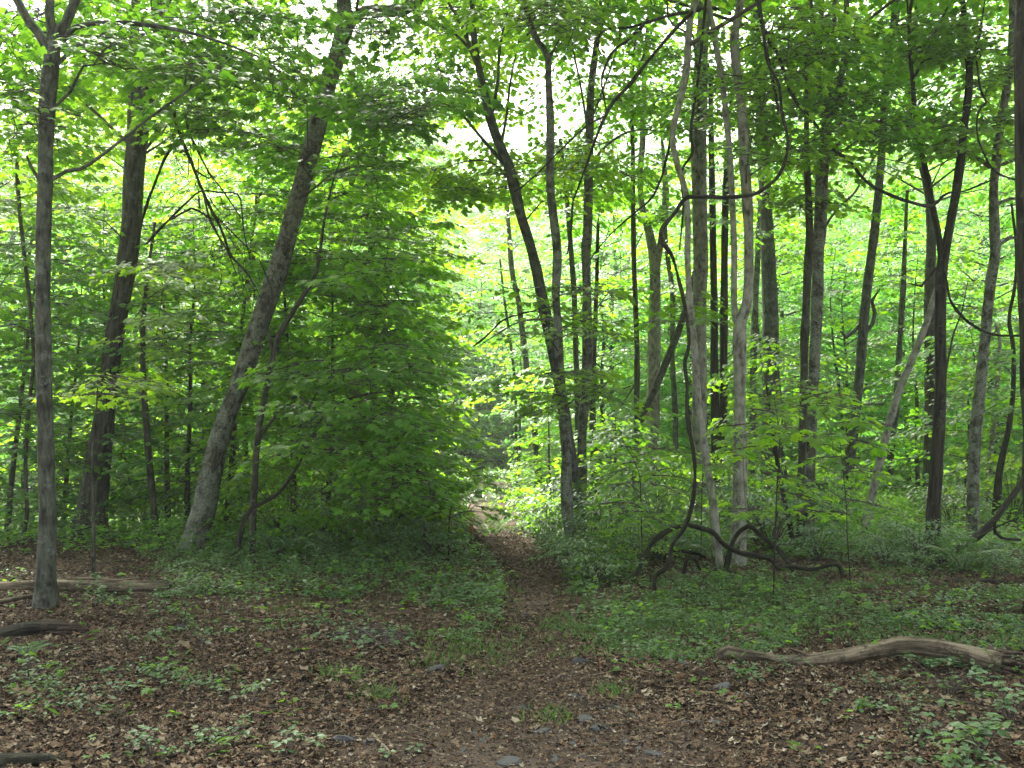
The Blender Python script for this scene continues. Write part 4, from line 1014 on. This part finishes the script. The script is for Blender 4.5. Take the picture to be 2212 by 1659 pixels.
# ------------------------------------------------------------------ stones, sticks, seedlings
def stone(px, py, w, h, label, group=None, ang=0.0):
    g = G(px, py + h * 0.3)
    s = w / FPX * g[1]
    hh = max(0.035, 1.45 * h / FPX * g[1])
    mb = MB()
    n, m = 8, 5
    V = []
    o = random.random() * 50
    for a in range(m + 1):
        th = math.pi * a / m
        for b_ in range(n):
            ph = 2 * math.pi * b_ / n
            q = random.uniform(0.9, 1.1) * (0.72 + 0.55 * float(vnoise(math.cos(ph) * 1.4 + o, math.sin(ph) * 1.4 + a * 0.35)))
            sx, sy, sz = math.sin(th) ** 0.55 * math.cos(ph), math.sin(th) ** 0.55 * math.sin(ph), math.cos(th)
            V.append((sx * s * 0.5 * q, sy * s * 0.34 * q, np.clip(sz, -1, 0.62) * hh * (0.85 + (0.35 * math.cos(ph + o) if 0 < a < m else 0)) * 0.8))
    V = np.array(V)
    c_, s_ = math.cos(ang), math.sin(ang)
    V = np.stack([V[:, 0] * c_ - V[:, 1] * s_, V[:, 0] * s_ + V[:, 1] * c_, V[:, 2]], 1)
    F = [(a * n + b_, (a + 1) * n + b_, (a + 1) * n + (b_ + 1) % n, a * n + (b_ + 1) % n) for a in range(m) for b_ in range(n)]
    mb.add(V + g + np.array([0, 0, hh * 0.2]), F)
    tag(mb.build('stone', STONE, None, g), label, 'stone', group)
for a in [(940, 1448, 46, 14, 'dark wedge-shaped stone at the tip of the grassy tuft', 0.1), (1255, 1432, 38, 16, 'dark blocky stone at the right edge of the narrow trail', 0.2),
          (1245, 1509, 46, 10, 'smooth grey flat stone in the middle of the bare dirt', 0.1), (1563, 1487, 44, 14, 'rounded bluish stone on the litter left below the arching log', 0.3),
          (1618, 1502, 34, 9, 'thin slate leaning beside the rounded bluish stone', -0.4), (1300, 1577, 50, 12, 'dark angular slate below the smooth flat stone', 0.1),
          (1480, 1437, 44, 10, 'pair-like flat grey stone just left of the log end', 0.0), (1465, 1415, 34, 10, 'low brownish stone tucked in the green edge near the log end', 0.2),
          (1500, 1562, 50, 11, 'left slab of two touching slates on the right dirt', 0.1), (1552, 1564, 46, 10, 'right slab of two touching slates on the right dirt', -0.1),
          (745, 1600, 52, 16, 'dark rounded stone left of the forked root', 0.0), (794, 1607, 30, 12, 'small dark stone touching the forked root', 0.4),
          (1100, 1650, 60, 16, 'dark broad stone cut by the bottom edge of the dirt', 0.0), (1265, 1558, 40, 14, 'dark pointed stone beside the surface root', 0.5),
          (1170, 1585, 38, 12, 'rough dark stone near the lower middle of the dirt', 0.2), (386, 1361, 22, 16, 'upright grey stone alone in the left leaf litter', 0.0),
          (1225, 1468, 22, 7, 'tiny dark stone above the smooth flat stone', 0.0), (1120, 1532, 30, 8, 'flat brownish stone beside the long surface root', 0.3),
          (1320, 1392, 44, 8, 'flat grey stone at the mossy right edge of the trail', 0.1), (1155, 1282, 18, 7, 'small dark stone in the middle of the narrow trail', 0.0), (1410, 1630, 44, 9, 'sunken grey slate in the lower right dirt', 0.1), (345, 1324, 20, 7, 'low dark stone by the pale log end', 0.0)]:
    stone(a[0], a[1], a[2], a[3], a[4], None, a[5])
for k in range(26):
    stone(random.gauss(1230, 130), random.uniform(1440, 1655), random.uniform(10, 24), random.uniform(4, 8), 'small slate chip pressed into the bare dirt of the trail', 'slate chips in the trail dirt', random.random() * 3)

def stick(label, pts, w, mt, group=None, lift=0.008, sub=()):
    p = []
    for (x, y) in pts:
        g = G(x, y)
        p.append(g + np.array([0, 0, lift + random.random() * 0.012]))
    p = np.array(p)
    r = w / 2 / FPX * p[:, 1]
    mb = MB()
    tube(mb, p, r * np.linspace(1, 0.6, len(p)), 7, 0.03, 0.16)
    for s in sub:
        q = np.array([G(x, y) + np.array([0, 0, lift]) for x, y in s])
        tube(mb, q, w / 2 / FPX * q[:, 1] * np.linspace(0.8, 0.35, len(q)), 6, 0.03, 0.16)
    tag(mb.build('stick', mt, None, p[0]), label, 'stick', group)
stick('grey forked root in the bottom middle of the dirt', [(806, 1594), (822, 1612), (838, 1630), (842, 1655)], 10, WOOD, sub=[[(838, 1628), (842, 1608), (836, 1596)], [(840, 1640), (860, 1628), (900, 1622)]])
stick('bent pale root crossing the dirt from the trail mouth', [(990, 1543), (1012, 1553), (1030, 1572), (1060, 1588), (1078, 1600)], 9, WOOD)
stick('long thin stick lying on the litter at lower left', [(220, 1570), (262, 1600), (300, 1622), (350, 1642)], 8, BARK_D)
stick('dark straight stick near the dark log in the corner', [(330, 1540), (400, 1580), (440, 1625)], 4, BARK_D)
stick('long root running along the dirt right of the trail mouth', [(1106, 1518), (1140, 1530), (1165, 1543), (1205, 1548)], 7, BARK_D)
stick('pale thin twig by the wedge-shaped stone', [(860, 1462), (920, 1464), (975, 1468)], 4, BARK_R)
stick('curved stick lying at the lower right litter', [(1660, 1574), (1720, 1576), (1775, 1588), (1830, 1604)], 6, BARK_D)
stick('crossing twig below the curved stick at lower right', [(1670, 1590), (1720, 1610), (1760, 1628)], 4, BARK_R)
stick('short thick stick right of the two touching slates', [(1530, 1578), (1590, 1580), (1650, 1574)], 5, BARK_D)
stick('pale twig slanting over the right dirt', [(1470, 1545), (1490, 1580), (1530, 1610)], 3, WOOD)
stick('thin twig before the leaf litter at the left middle', [(185, 1460), (230, 1457), (275, 1457)], 4, BARK_D)
stick('gnarled surface root by the dark pointed stone', [(1290, 1540), (1320, 1532), (1345, 1540), (1375, 1560)], 10, BARK_G, sub=[[(1320, 1532), (1335, 1548), (1350, 1545)]])
stick('dark twig at the left of the trail mouth', [(1180, 1448), (1150, 1446), (1120, 1450)], 4, BARK_D)
stick('short dark stick in the middle of the left litter', [(203, 1423), (215, 1424), (232, 1425)], 9, BARK_D)
stick('black-barked crooked stick at the lower right corner', [(2060, 1655), (2052, 1630), (2056, 1615), (2080, 1598)], 5, BARK_D)
stick('log-like grey stick at the far right below the arching log', [(2140, 1472), (2180, 1472), (2230, 1478)], 8, BARK_D)
stick('long grey twig across the litter left of the trail', [(560, 1350), (620, 1346), (700, 1352)], 4, BARK_R)
for k in range(46):
    x, y = random.uniform(100, 2150), random.uniform(1330, 1650)
    an, L = random.uniform(-0.5, 0.5), random.uniform(15, 55)
    stick('thin broken twig lying on the brown leaf litter', [(x, y), (x + L * 0.5, y + L * an * 0.3 + random.uniform(-3, 3)), (x + L, y + L * an * 0.5)], random.uniform(1.8, 3.2), random.choice([BARK_D, BARK_R, WOOD]), 'broken twigs on the litter')

def flag(px, py0, py1, d, label):
    p, r = line([(px, py1, 3.0), (px - 1, (py0 + py1) / 2, 2.6), (px + 1, py0, 2)], d)
    b = p[0].copy()
    b[2] = tz(b[0], b[1])
    p[0] = b - np.array([0, 0, 0.1])
    root = thing('flagged_stake', label, 'marker', b)
    mb = MB()
    tube(mb, p, r, 6, 0.2, 0.1)
    mb.build('stem', BARK_R, root, b)
    rb = MB()
    q = P(px, py0 + 14, d)
    tube(rb, [q + np.array([0, 0, -0.05]), q + np.array([0, 0, 0.03])], [0.016, 0.016], 8, 0.03, 0.1)
    for s in (-1, 1):
        V = []
        for k in range(7):
            z = -0.02 - 0.035 * k
            V += [q + np.array([s * 0.012 * k ** 0.6 - 0.012, -0.018, z]), q + np.array([s * 0.012 * k ** 0.6 + 0.014, -0.022 + 0.006 * math.sin(k), z + 0.004])]
        rb.add(V, [(2 * k, 2 * k + 1, 2 * k + 3, 2 * k + 2) for k in range(6)])
    rb.build('ribbon', ORANGE, root, b)
flag(1018, 1108, 1160, 16.4, 'thin stake with an orange ribbon at the left edge of the path')
flag(970, 1090, 1170, 15.6, 'stem tied with an orange ribbon among the saplings left of the path')

def fern(px, py, h, label=None, group=None, proto=None):
    g = G(px, py)
    if proto is not None:
        o = proto.copy()
        COL.objects.link(o)
        o.location, o.rotation_euler = g, (0, 0, random.uniform(0, 6.28))
        s = h / 0.5
        o.scale = (s, s, s)
        o['label'] = label
        return o
    mb = MB()
    for k in range(9):
        an = k * 0.7 + random.random() * 0.4
        L = random.uniform(0.45, 0.62)
        t = np.linspace(0.15, 1, 26)
        spine = np.stack([np.cos(an) * L * t, np.sin(an) * L * t, L * (1.6 * t - 1.0 * t ** 2)], 1)
        tube(mb, spine[::5], np.linspace(0.004, 0.001, len(spine[::5])), 3, 0.2, 0, 1, False)
        for sg in (-1, 1):
            dv = np.stack([np.cos(an) * 0.35 - sg * np.sin(an), np.sin(an) * 0.35 + sg * np.cos(an), -0.12 + 0 * an], 0)
            nn = len(t)
            leaves(mb, spine, np.tile(dv, (nn, 1)) + RNG.normal(0, 0.06, (nn, 3)), np.tile([0, 0, 1.0], (nn, 1)) + RNG.normal(0, 0.15, (nn, 3)), 0.10 * np.sin(math.pi * np.clip(t * 0.95, 0.05, 1)) + 0.012, (OVAL[0] * np.array([0.36, 1, 1]), OVAL[1]), 0)
    o = mb.build('fern', [LEAF_G, TWIG])
    o.location = g
    return tag(o, label, 'fern', group)
fr = fern(560, 1200, 0.5, 'feathery fern at the shaded foot of the maple thicket')
for (x, y, h, lb) in [(1540, 1222, 0.5, 'fern arching behind the low vine arch'), (1960, 1190, 0.55, 'fern in front of the dark furrowed trunk'), (2080, 1240, 0.5, 'fern under the propped bare limb'),
                      (640, 1196, 0.4, 'small fern right of the feathery thicket fern'), (1060, 1165, 0.5, 'bright fern beside the orange ribbon stake'), (1330, 1190, 0.5, 'fern in the bright plants right of the blazed trunk'), (60, 1425, 0.16, 'dark bushy fern below the rotting stub of log'),
                      (2010, 1452, 0.2, 'low fern growing under the arch of the log')]:
    fern(x, y, h, lb, None, fr)

def broad_plant(px, py, h, n, size, label, mt=None, tmpl=OVAL):
    g = G(px, py)
    root = thing('broad_leaved_plant', label, 'plant', g)
    sb, cb = MB(), MB()
    size *= 0.62
    for k in range(max(3, n // 3)):
        an = random.uniform(0, 6.28)
        rd = h * random.uniform(0.15, 1.3)
        tip = g + np.array([math.cos(an) * rd, math.sin(an) * rd, h * random.uniform(0.3, 1.0)])
        m = (g + tip) / 2 + np.array([0, 0, h * 0.12])
        tube(sb, [g - np.array([0, 0, 0.03]), m, tip], [0.004, 0.003, 0.002], 4, 0.05, 0)
        q = 6
        aa = np.arange(q) * 1.05 + random.random()
        dv = np.stack([np.cos(aa), np.sin(aa), RNG.uniform(-0.3, 0.15, q)], 1)
        leaves(cb, np.tile(tip, (q, 1)) + dv * 0.01 + RNG.normal(0, 0.012, (q, 3)), dv, np.tile([0, 0, 1.0], (q, 1)) + RNG.normal(0, 0.2, (q, 3)), size * RNG.uniform(0.7, 1.15, q), tmpl)
    sb.build('stem', TWIG, root, g)
    cb.build('foliage', mt or LEAF_G, root, g)
for a in [(2120, 1630, 0.22, 40, 0.105, 'lush dark seedling clump in the lower right corner'), (2180, 1560, 0.26, 34, 0.10, 'dark broad-leaved seedlings at the right border'), (2000, 1600, 0.16, 26, 0.075, 'low green seedlings left of the lower right clump'),
          (620, 1640, 0.12, 18, 0.08, 'small green seedling at the bottom left of the dirt'), (880, 1650, 0.10, 8, 0.075, 'tiny bright four-leaved seedling beside the forked root'), (540, 1530, 0.17, 18, 0.065, 'spindly upright seedling in the lower left litter'),
          (60, 1480, 0.22, 34, 0.06, 'dark green seedling clump below the rotting stub'), (250, 1510, 0.14, 20, 0.06, 'low seedling patch in the left litter'), (1910, 1500, 0.14, 22, 0.06, 'green seedlings below the middle of the arching log'), (2050, 1500, 0.22, 36, 0.075, 'leafy clump under the right end of the arching log'),
          (1700, 1455, 0.12, 18, 0.05, 'small plants against the left part of the arching log'), (1850, 1545, 0.15, 20, 0.065, 'reddish-stemmed seedling on the right litter'), (330, 1640, 0.14, 20, 0.07, 'green seedling by the long thin stick'), (430, 1400, 0.14, 20, 0.05, 'tufted seedling beside the upright grey stone'),
          (60, 1310, 0.35, 20, 0.07, 'grey-green sprig left of the foot of the slim grey tree'), (480, 1620, 0.14, 26, 0.06, 'seedling patch at the lower left'), (1960, 1540, 0.13, 20, 0.06, 'seedlings midway between log and lower right clump')]:
    broad_plant(*a)

# ------------------------------------------------------------------ leaf litter, ground cover, undergrowth, grass
def in_view(n, d0, d1, power=0.5, margin=1.08):
    y = np.sqrt(d0 ** 2 + (d1 ** 2 - d0 ** 2) * RNG.random(n)) if power == 0.5 else d0 + (d1 - d0) * RNG.random(n) ** power
    x = (RNG.random(n) * 2 - 1) * y * 0.51 * margin
    return x, y
def green(x, y):
    """how green the ground is (0..1), from what grows where in the clearing"""
    px, py = CX + FPX * x / y + 160 * (vnoise(x + 9, y, 1.4) - 0.5), 950 + 3472 / y + 70 * (vnoise(x, y + 5, 1.7) - 0.5)
    n1 = vnoise(x, y, 1.1) * 0.6 + vnoise(x, y, 3.1) * 0.4
    right = np.where(py < 1330, 0.85, np.where(py < 1400, 0.62, np.where(py < 1440, 0.45, 0.26)))
    right = np.where(px > 1650, np.where(py < 1390, 0.66, np.where(py < 1470, 0.45, 0.34)), right)
    left = np.where(py < 1175, 0.9, np.where(py < 1290, 0.76, np.where(py < 1345, 0.52, np.where(py < 1400, 0.40, 0.34))))
    left = np.where((px < 330) & (py > 1170), 0.30, left)
    left = np.where((px > 560) & (py > 1450), 0.12, left)
    g = np.where(px > 1170, right, left)
    w = trail_w(y)
    off = np.abs(x - trail_x(y)) / w
    off = np.where(y > 9.5, off / 1.5, off)
    g = np.where(off < 1.0, 0.0, np.where((off < 1.5) & (y < 9), g * 0.5, g))
    for cx_, cy_, rx_, ry_ in ((3.3, 11.1, 1.0, 0.8), (1.6, 10.7, 0.6, 0.6)):    # thin plants where the vines lie
        g = g * (1 - 0.65 * np.exp(-((x - cx_) / rx_) ** 2 - ((y - cy_) / ry_) ** 2))
    return np.clip((g - n1 * 1.12) * 3.2 + 0.12, 0, 1) * (g > 0)
def litter(mb, n, d0, d1, s0, s1, path=False):
    x, y = in_view(n, d0, d1)
    if path:
        x = trail_x(y) + (RNG.random(n) * 2 - 1) * trail_w(y) * 1.1
    keep = RNG.random(n) < np.clip(1.15 - green(x, y) * 0.75, 0, 1) * np.clip(0.25 + 1.3 * vnoise(x, y, 2.3), 0, 1) * np.where(np.abs(x - trail_x(y)) < trail_w(y), 0.95, 1)
    x, y = x[keep], y[keep]
    n = len(x)
    pos = np.stack([x, y, terrain(x, y) + 0.008 + RNG.random(n) * 0.018], 1)
    an = RNG.random(n) * 6.283
    d = np.stack([np.cos(an), np.sin(an), RNG.normal(0, 0.22, n)], 1)
    nr = np.stack([RNG.normal(0, 0.3, n), RNG.normal(0, 0.3, n), np.ones(n)], 1)
    sz = s0 + (s1 - s0) * RNG.random(n) ** 1.8
    ontrail = np.abs(x - trail_x(y)) < trail_w(y) * 0.95
    sz = np.where(ontrail, sz * 0.7, sz)
    h = n // 2
    leaves(mb, pos[:h], d[:h], nr[:h], sz[:h], CURL1)
    leaves(mb, pos[h:], d[h:], nr[h:], sz[h:], CURL2)
lb = MB()
litter(lb, 190000, 4.3, 9.5, 0.010, 0.048)
litter(lb, 5000, 4.3, 10, 0.05, 0.095)
litter(lb, 9000, 8.5, 18, 0.025, 0.06, True)
litter(lb, 9000, 4.3, 9, 0.012, 0.04, True)
for _ in range(2600):                      # fine twigs among the leaves
    y_ = math.sqrt(random.uniform(4.4 ** 2, 11 ** 2))
    x_ = random.uniform(-0.54, 0.54) * y_
    a_, l_ = random.uniform(0, 6.28), random.uniform(0.03, 0.16)
    q_ = [np.array([x_ + math.cos(a_) * l_ * k_, y_ + math.sin(a_) * l_ * k_, 0.02 + random.random() * 0.012]) for k_ in (0, 0.5, 1)]
    for k_ in q_:
        k_[2] += tz(k_[0], k_[1])
    tube(lb, q_, [random.uniform(0.0015, 0.004), 0.0022, 0.0012], 4, 0.5, 0, 0, False)
litter(lb, 90000, 9.5, 18, 0.022, 0.062)
setting(lb.build('leaf_litter', LITTER), 'stuff')['label'] = 'brown dead leaves covering the ground'

def cover(mb, n, d0, d1, h0, h1, size, per, tmpl, mask=green, tilt=0.35, mat=0):
    x, y = in_view(n, d0, d1)
    keep = RNG.random(n) < mask(x, y)
    x, y = x[keep], y[keep]
    n = len(x)
    hh = (h0 + (h1 - h0) * RNG.random(n) ** 1.5) * (0.45 + 1.1 * vnoise(x, y, 0.9))
    z = terrain(x, y)
    an = RNG.random((n, per)) * 6.283
    rad = RNG.random((n, per)) * size * 0.9
    lv = 1 - 0.65 * RNG.random((n, per)) ** 2
    pos = np.stack([x[:, None] + np.cos(an) * rad, y[:, None] + np.sin(an) * rad, z[:, None] + hh[:, None] * lv], -1).reshape(-1, 3)
    d = np.stack([np.cos(an), np.sin(an), RNG.normal(0.0, 0.3, an.shape)], -1).reshape(-1, 3)
    k = len(d)
    nr = np.stack([RNG.normal(0, tilt, k), RNG.normal(0, tilt, k), np.ones(k)], 1)
    leaves(mb, pos, d, nr, size * RNG.uniform(0.55, 1.2, k), tmpl, mat)
gc = MB()
cover(gc, 15000, 4.6, 9.0, 0.02, 0.10, 0.034, 5, OVAL)
cover(gc, 15000, 8.0, 17.0, 0.03, 0.20, 0.042, 7, OVAL)
cover(gc, 5000, 10.0, 17.5, 0.08, 0.34, 0.055, 9, OVAL, lambda x, y: green(x, y) * (vnoise(x, y, 0.8) > 0.5))
few = lambda x, y: green(x, y) * 0.35 + 0.05 * (np.abs(x - trail_x(y)) > trail_w(y))
cover(gc, 3600, 4.6, 12.0, 0.04, 0.22, 0.055, 4, MAPLE, few, 0.25, 1)
cover(gc, 3000, 5.0, 14.0, 0.06, 0.28, 0.085, 6, (DIA[0] * np.array([0.3, 1, 1]), DIA[1]), few, 0.4, 2)
setting(gc.build('ground_cover', [LEAF_G, LEAF, GRASS]), 'stuff')['label'] = 'small green plants carpeting the forest floor'
# upright moss-like shoots on the right
ms = MB()
def mossy(x, y):
    px, py = CX + FPX * x / y + 160 * (vnoise(x + 9, y, 2.1) - 0.5), 950 + 3472 / y + 70 * (vnoise(x, y + 5, 1.9) - 0.5)
    w = sstep(1180, 1260, px) * sstep(1225, 1260, py) * (1 - sstep(1385, 1430, py)) + 0.25 * sstep(900, 1040, px) * sstep(1330, 1370, py) * (1 - sstep(1440, 1470, py)) * (px < 1110)
    return np.clip(w, 0, 1) * np.clip((vnoise(x, y, 1.6) * 0.5 + vnoise(x, y, 4) * 0.5 - 0.42) * 4.5, 0, 1)
x, y = in_view(22000, 7.2, 13)
kp = RNG.random(len(x)) < mossy(x, y)
x, y = x[kp], y[kp]
n = len(x)
for q in range(5):
    an = RNG.random(n) * 6.283
    d = np.stack([np.cos(an) * 0.7, np.sin(an) * 0.7, 0.4 + RNG.random(n)], 1)
    pos = np.stack([x + RNG.normal(0, 0.02, n), y + RNG.normal(0, 0.02, n), terrain(x, y) + RNG.random(n) * 0.05], 1)
    leaves(ms, pos, d, np.stack([-np.cos(an), -np.sin(an), np.full(n, 0.6)], 1), 0.036 * RNG.uniform(0.6, 1.3, n), (DIA[0] * np.array([0.45, 1, 1]), DIA[1]))
setting(ms.build('moss', LEAF_M), 'stuff')['label'] = 'bright mossy shoots in cushions right of the trail'
ug = MB()
far_green = lambda x, y: np.clip(0.35 + 1.0 * vnoise(x, y, 0.5), 0, 1) * (np.abs(x - trail_x(y)) > np.where(y < 44, np.where(y > 19, 0.75, 0.5), 0))
cover(ug, 13000, 13.5, 26, 0.10, 0.55, 0.075, 9, OVAL, far_green)
cover(ug, 16000, 25, 55, 0.2, 0.8, 0.12, 8, DIA, far_green)
cover(ug, 9000, 50, 105, 0.3, 1.3, 0.22, 6, DIA, far_green)
setting(ug.build('undergrowth', LEAF_U), 'stuff')['label'] = 'knee-high green plants under the trees'
gr = MB()
for (px, py, sx, sy, n) in [(1010, 1405, 60, 26, 1500), (820, 1510, 22, 9, 260), (740, 1465, 34, 9, 260), (1290, 1370, 90, 22, 1200), (950, 1440, 40, 8, 200), (1070, 1270, 30, 30, 600), (1320, 1500, 20, 6, 60), (1190, 1560, 30, 8, 60), (600, 1300, 160, 25, 700), (1850, 1350, 200, 30, 900)]:
    for _ in range(1):
        q = np.array([G(random.gauss(px, sx), random.gauss(py, sy)) for _ in range(max(20, n // 8))])
        q = np.repeat(q, 8, 0)
        q = q[RNG.random(len(q)) < 0.55]
        m = len(q)
        q[:, :2] += RNG.normal(0, 0.03, (m, 2))
        an = RNG.random(m) * 6.283
        leaves(gr, q - np.array([0, 0, 0.01]), np.stack([np.cos(an) * 0.45, np.sin(an) * 0.45, np.ones(m)], 1), np.stack([np.cos(an), np.sin(an), np.full(m, -0.4)], 1), RNG.uniform(0.04, 0.13, m), BLADE)
setting(gr.build('grass', GRASS), 'stuff')['label'] = 'thin grass blades beside the trail'

# ------------------------------------------------------------------ low shrubs
def shrub_proto(h, r, n, leaf):
    root = bpy.data.objects.new('shrub', None)
    COL.objects.link(root)
    sb, cb = MB(), MB()
    for k in range(n):
        an = random.uniform(0, 6.28)
        rd = r * math.sqrt(random.random())
        tip = np.array([math.cos(an) * rd, math.sin(an) * rd, h * random.uniform(0.35, 1.0)])
        tube(sb, [np.array([0, 0, -0.05]), tip * np.array([0.4, 0.4, 0.6]), tip], [0.008, 0.005, 0.002], 4, 0.2, 0, 0, False)
        spray(cb, tip, an, random.uniform(0.3, 0.6), random.uniform(0.2, 0.35), 26, 0.085, OVAL, 0.2, random.uniform(-0.3, 0.2), False)
    sb.build('stem', TWIG, root)
    cb.build('foliage', leaf, root)
    return root
SH = [shrub_proto(1.0, 0.8, 34, LEAF_G), shrub_proto(0.7, 0.6, 26, LEAF), shrub_proto(1.3, 0.9, 40, LEAF_B)]
for k, (px, d) in enumerate([(1235, 12.3), (1300, 11.6), (1360, 12.6), (1660, 14.2), (1905, 12.6), (2105, 12.2), (925, 13.4), (850, 12.9), (700, 13.3), (1275, 13.7), (1180, 15.2), (1420, 13.4), (1760, 13.1), (1980, 13.3), (600, 13.6), (1290, 11.2), (1150, 19), (1180, 26), (1310, 15), (1340, 20), (1420, 16), (1290, 24), (1480, 22), (1560, 18), (1640, 17), (1700, 24), (1790, 17.5), (1840, 24), (1900, 19), (1960, 28), (2050, 18), (2130, 23), (2180, 18.5), (1000, 21), (960, 24), (900, 16.5), (840, 14.8), (720, 14.2), (620, 15.4), (60, 19), (130, 24), (330, 20), (470, 18), (1110, 33), (1240, 34), (1390, 31), (1620, 33), (1770, 32), (1920, 35), (2090, 33), (940, 32)]):
    x = (px - CX) / FPX * d
    lab = 'low leafy shrub growing ' + ('under the maple thicket on the left' if px < 900 else 'beside the far part of the path' if px < 1200 else 'among the trunks right of the path' if px < 1700 else 'among the trunks at the right')
    s = SH[k % 3] if d > 14 or k < 3 else SH[0]
    near = d < 14
    if near:
        lab = 'knee-high bush with small leaves ' + ('at the left brink of the path' if 900 < px < 1100 else 'in front of the maple thicket' if px < 900 else 'between the path and the vine arches' if px < 1560 else 'right of the vine arches')
    loc = (x, d, tz(x, d))
    if k < 3:
        s.location, s.scale = loc, (0.5, 0.5, 0.5)
        tag(s, lab, 'shrub', lab.replace('bush with', 'bushes with'))
    else:
        dup(s, loc, random.uniform(0, 6.28), random.uniform(0.36, 0.62) if near else random.uniform(0.75, 1.15), lab, lab.replace('low leafy shrub', 'low leafy shrubs').replace('bush with', 'bushes with'))

# ------------------------------------------------------------------ thin haze volume, added to give the veiling glare
HAZE = 0.0011
m, nt, out = mat_new('haze_veil')
vol = node(nt, 'ShaderNodeVolumePrincipled', Density=HAZE)
vol.inputs['Color'].default_value = (0.93, 0.97, 0.95, 1)
vol.inputs['Anisotropy'].default_value = 0.35
nt.links.new(vol.outputs[0], out.inputs['Volume'])
hb = MB()
X0, X1, Y0, Y1, Z0, Z1 = -424, 424, -124, 424, -2.5, 62
hb.add([(X0, Y0, Z0), (X1, Y0, Z0), (X1, Y1, Z0), (X0, Y1, Z0), (X0, Y0, Z1), (X1, Y0, Z1), (X1, Y1, Z1), (X0, Y1, Z1)],
       [(0, 3, 2, 1), (4, 5, 6, 7), (0, 1, 5, 4), (1, 2, 6, 5), (2, 3, 7, 6), (3, 0, 4, 7)])
setting(hb.build('haze', m), 'stuff')['label'] = 'thin pale haze added for the veil of glare'
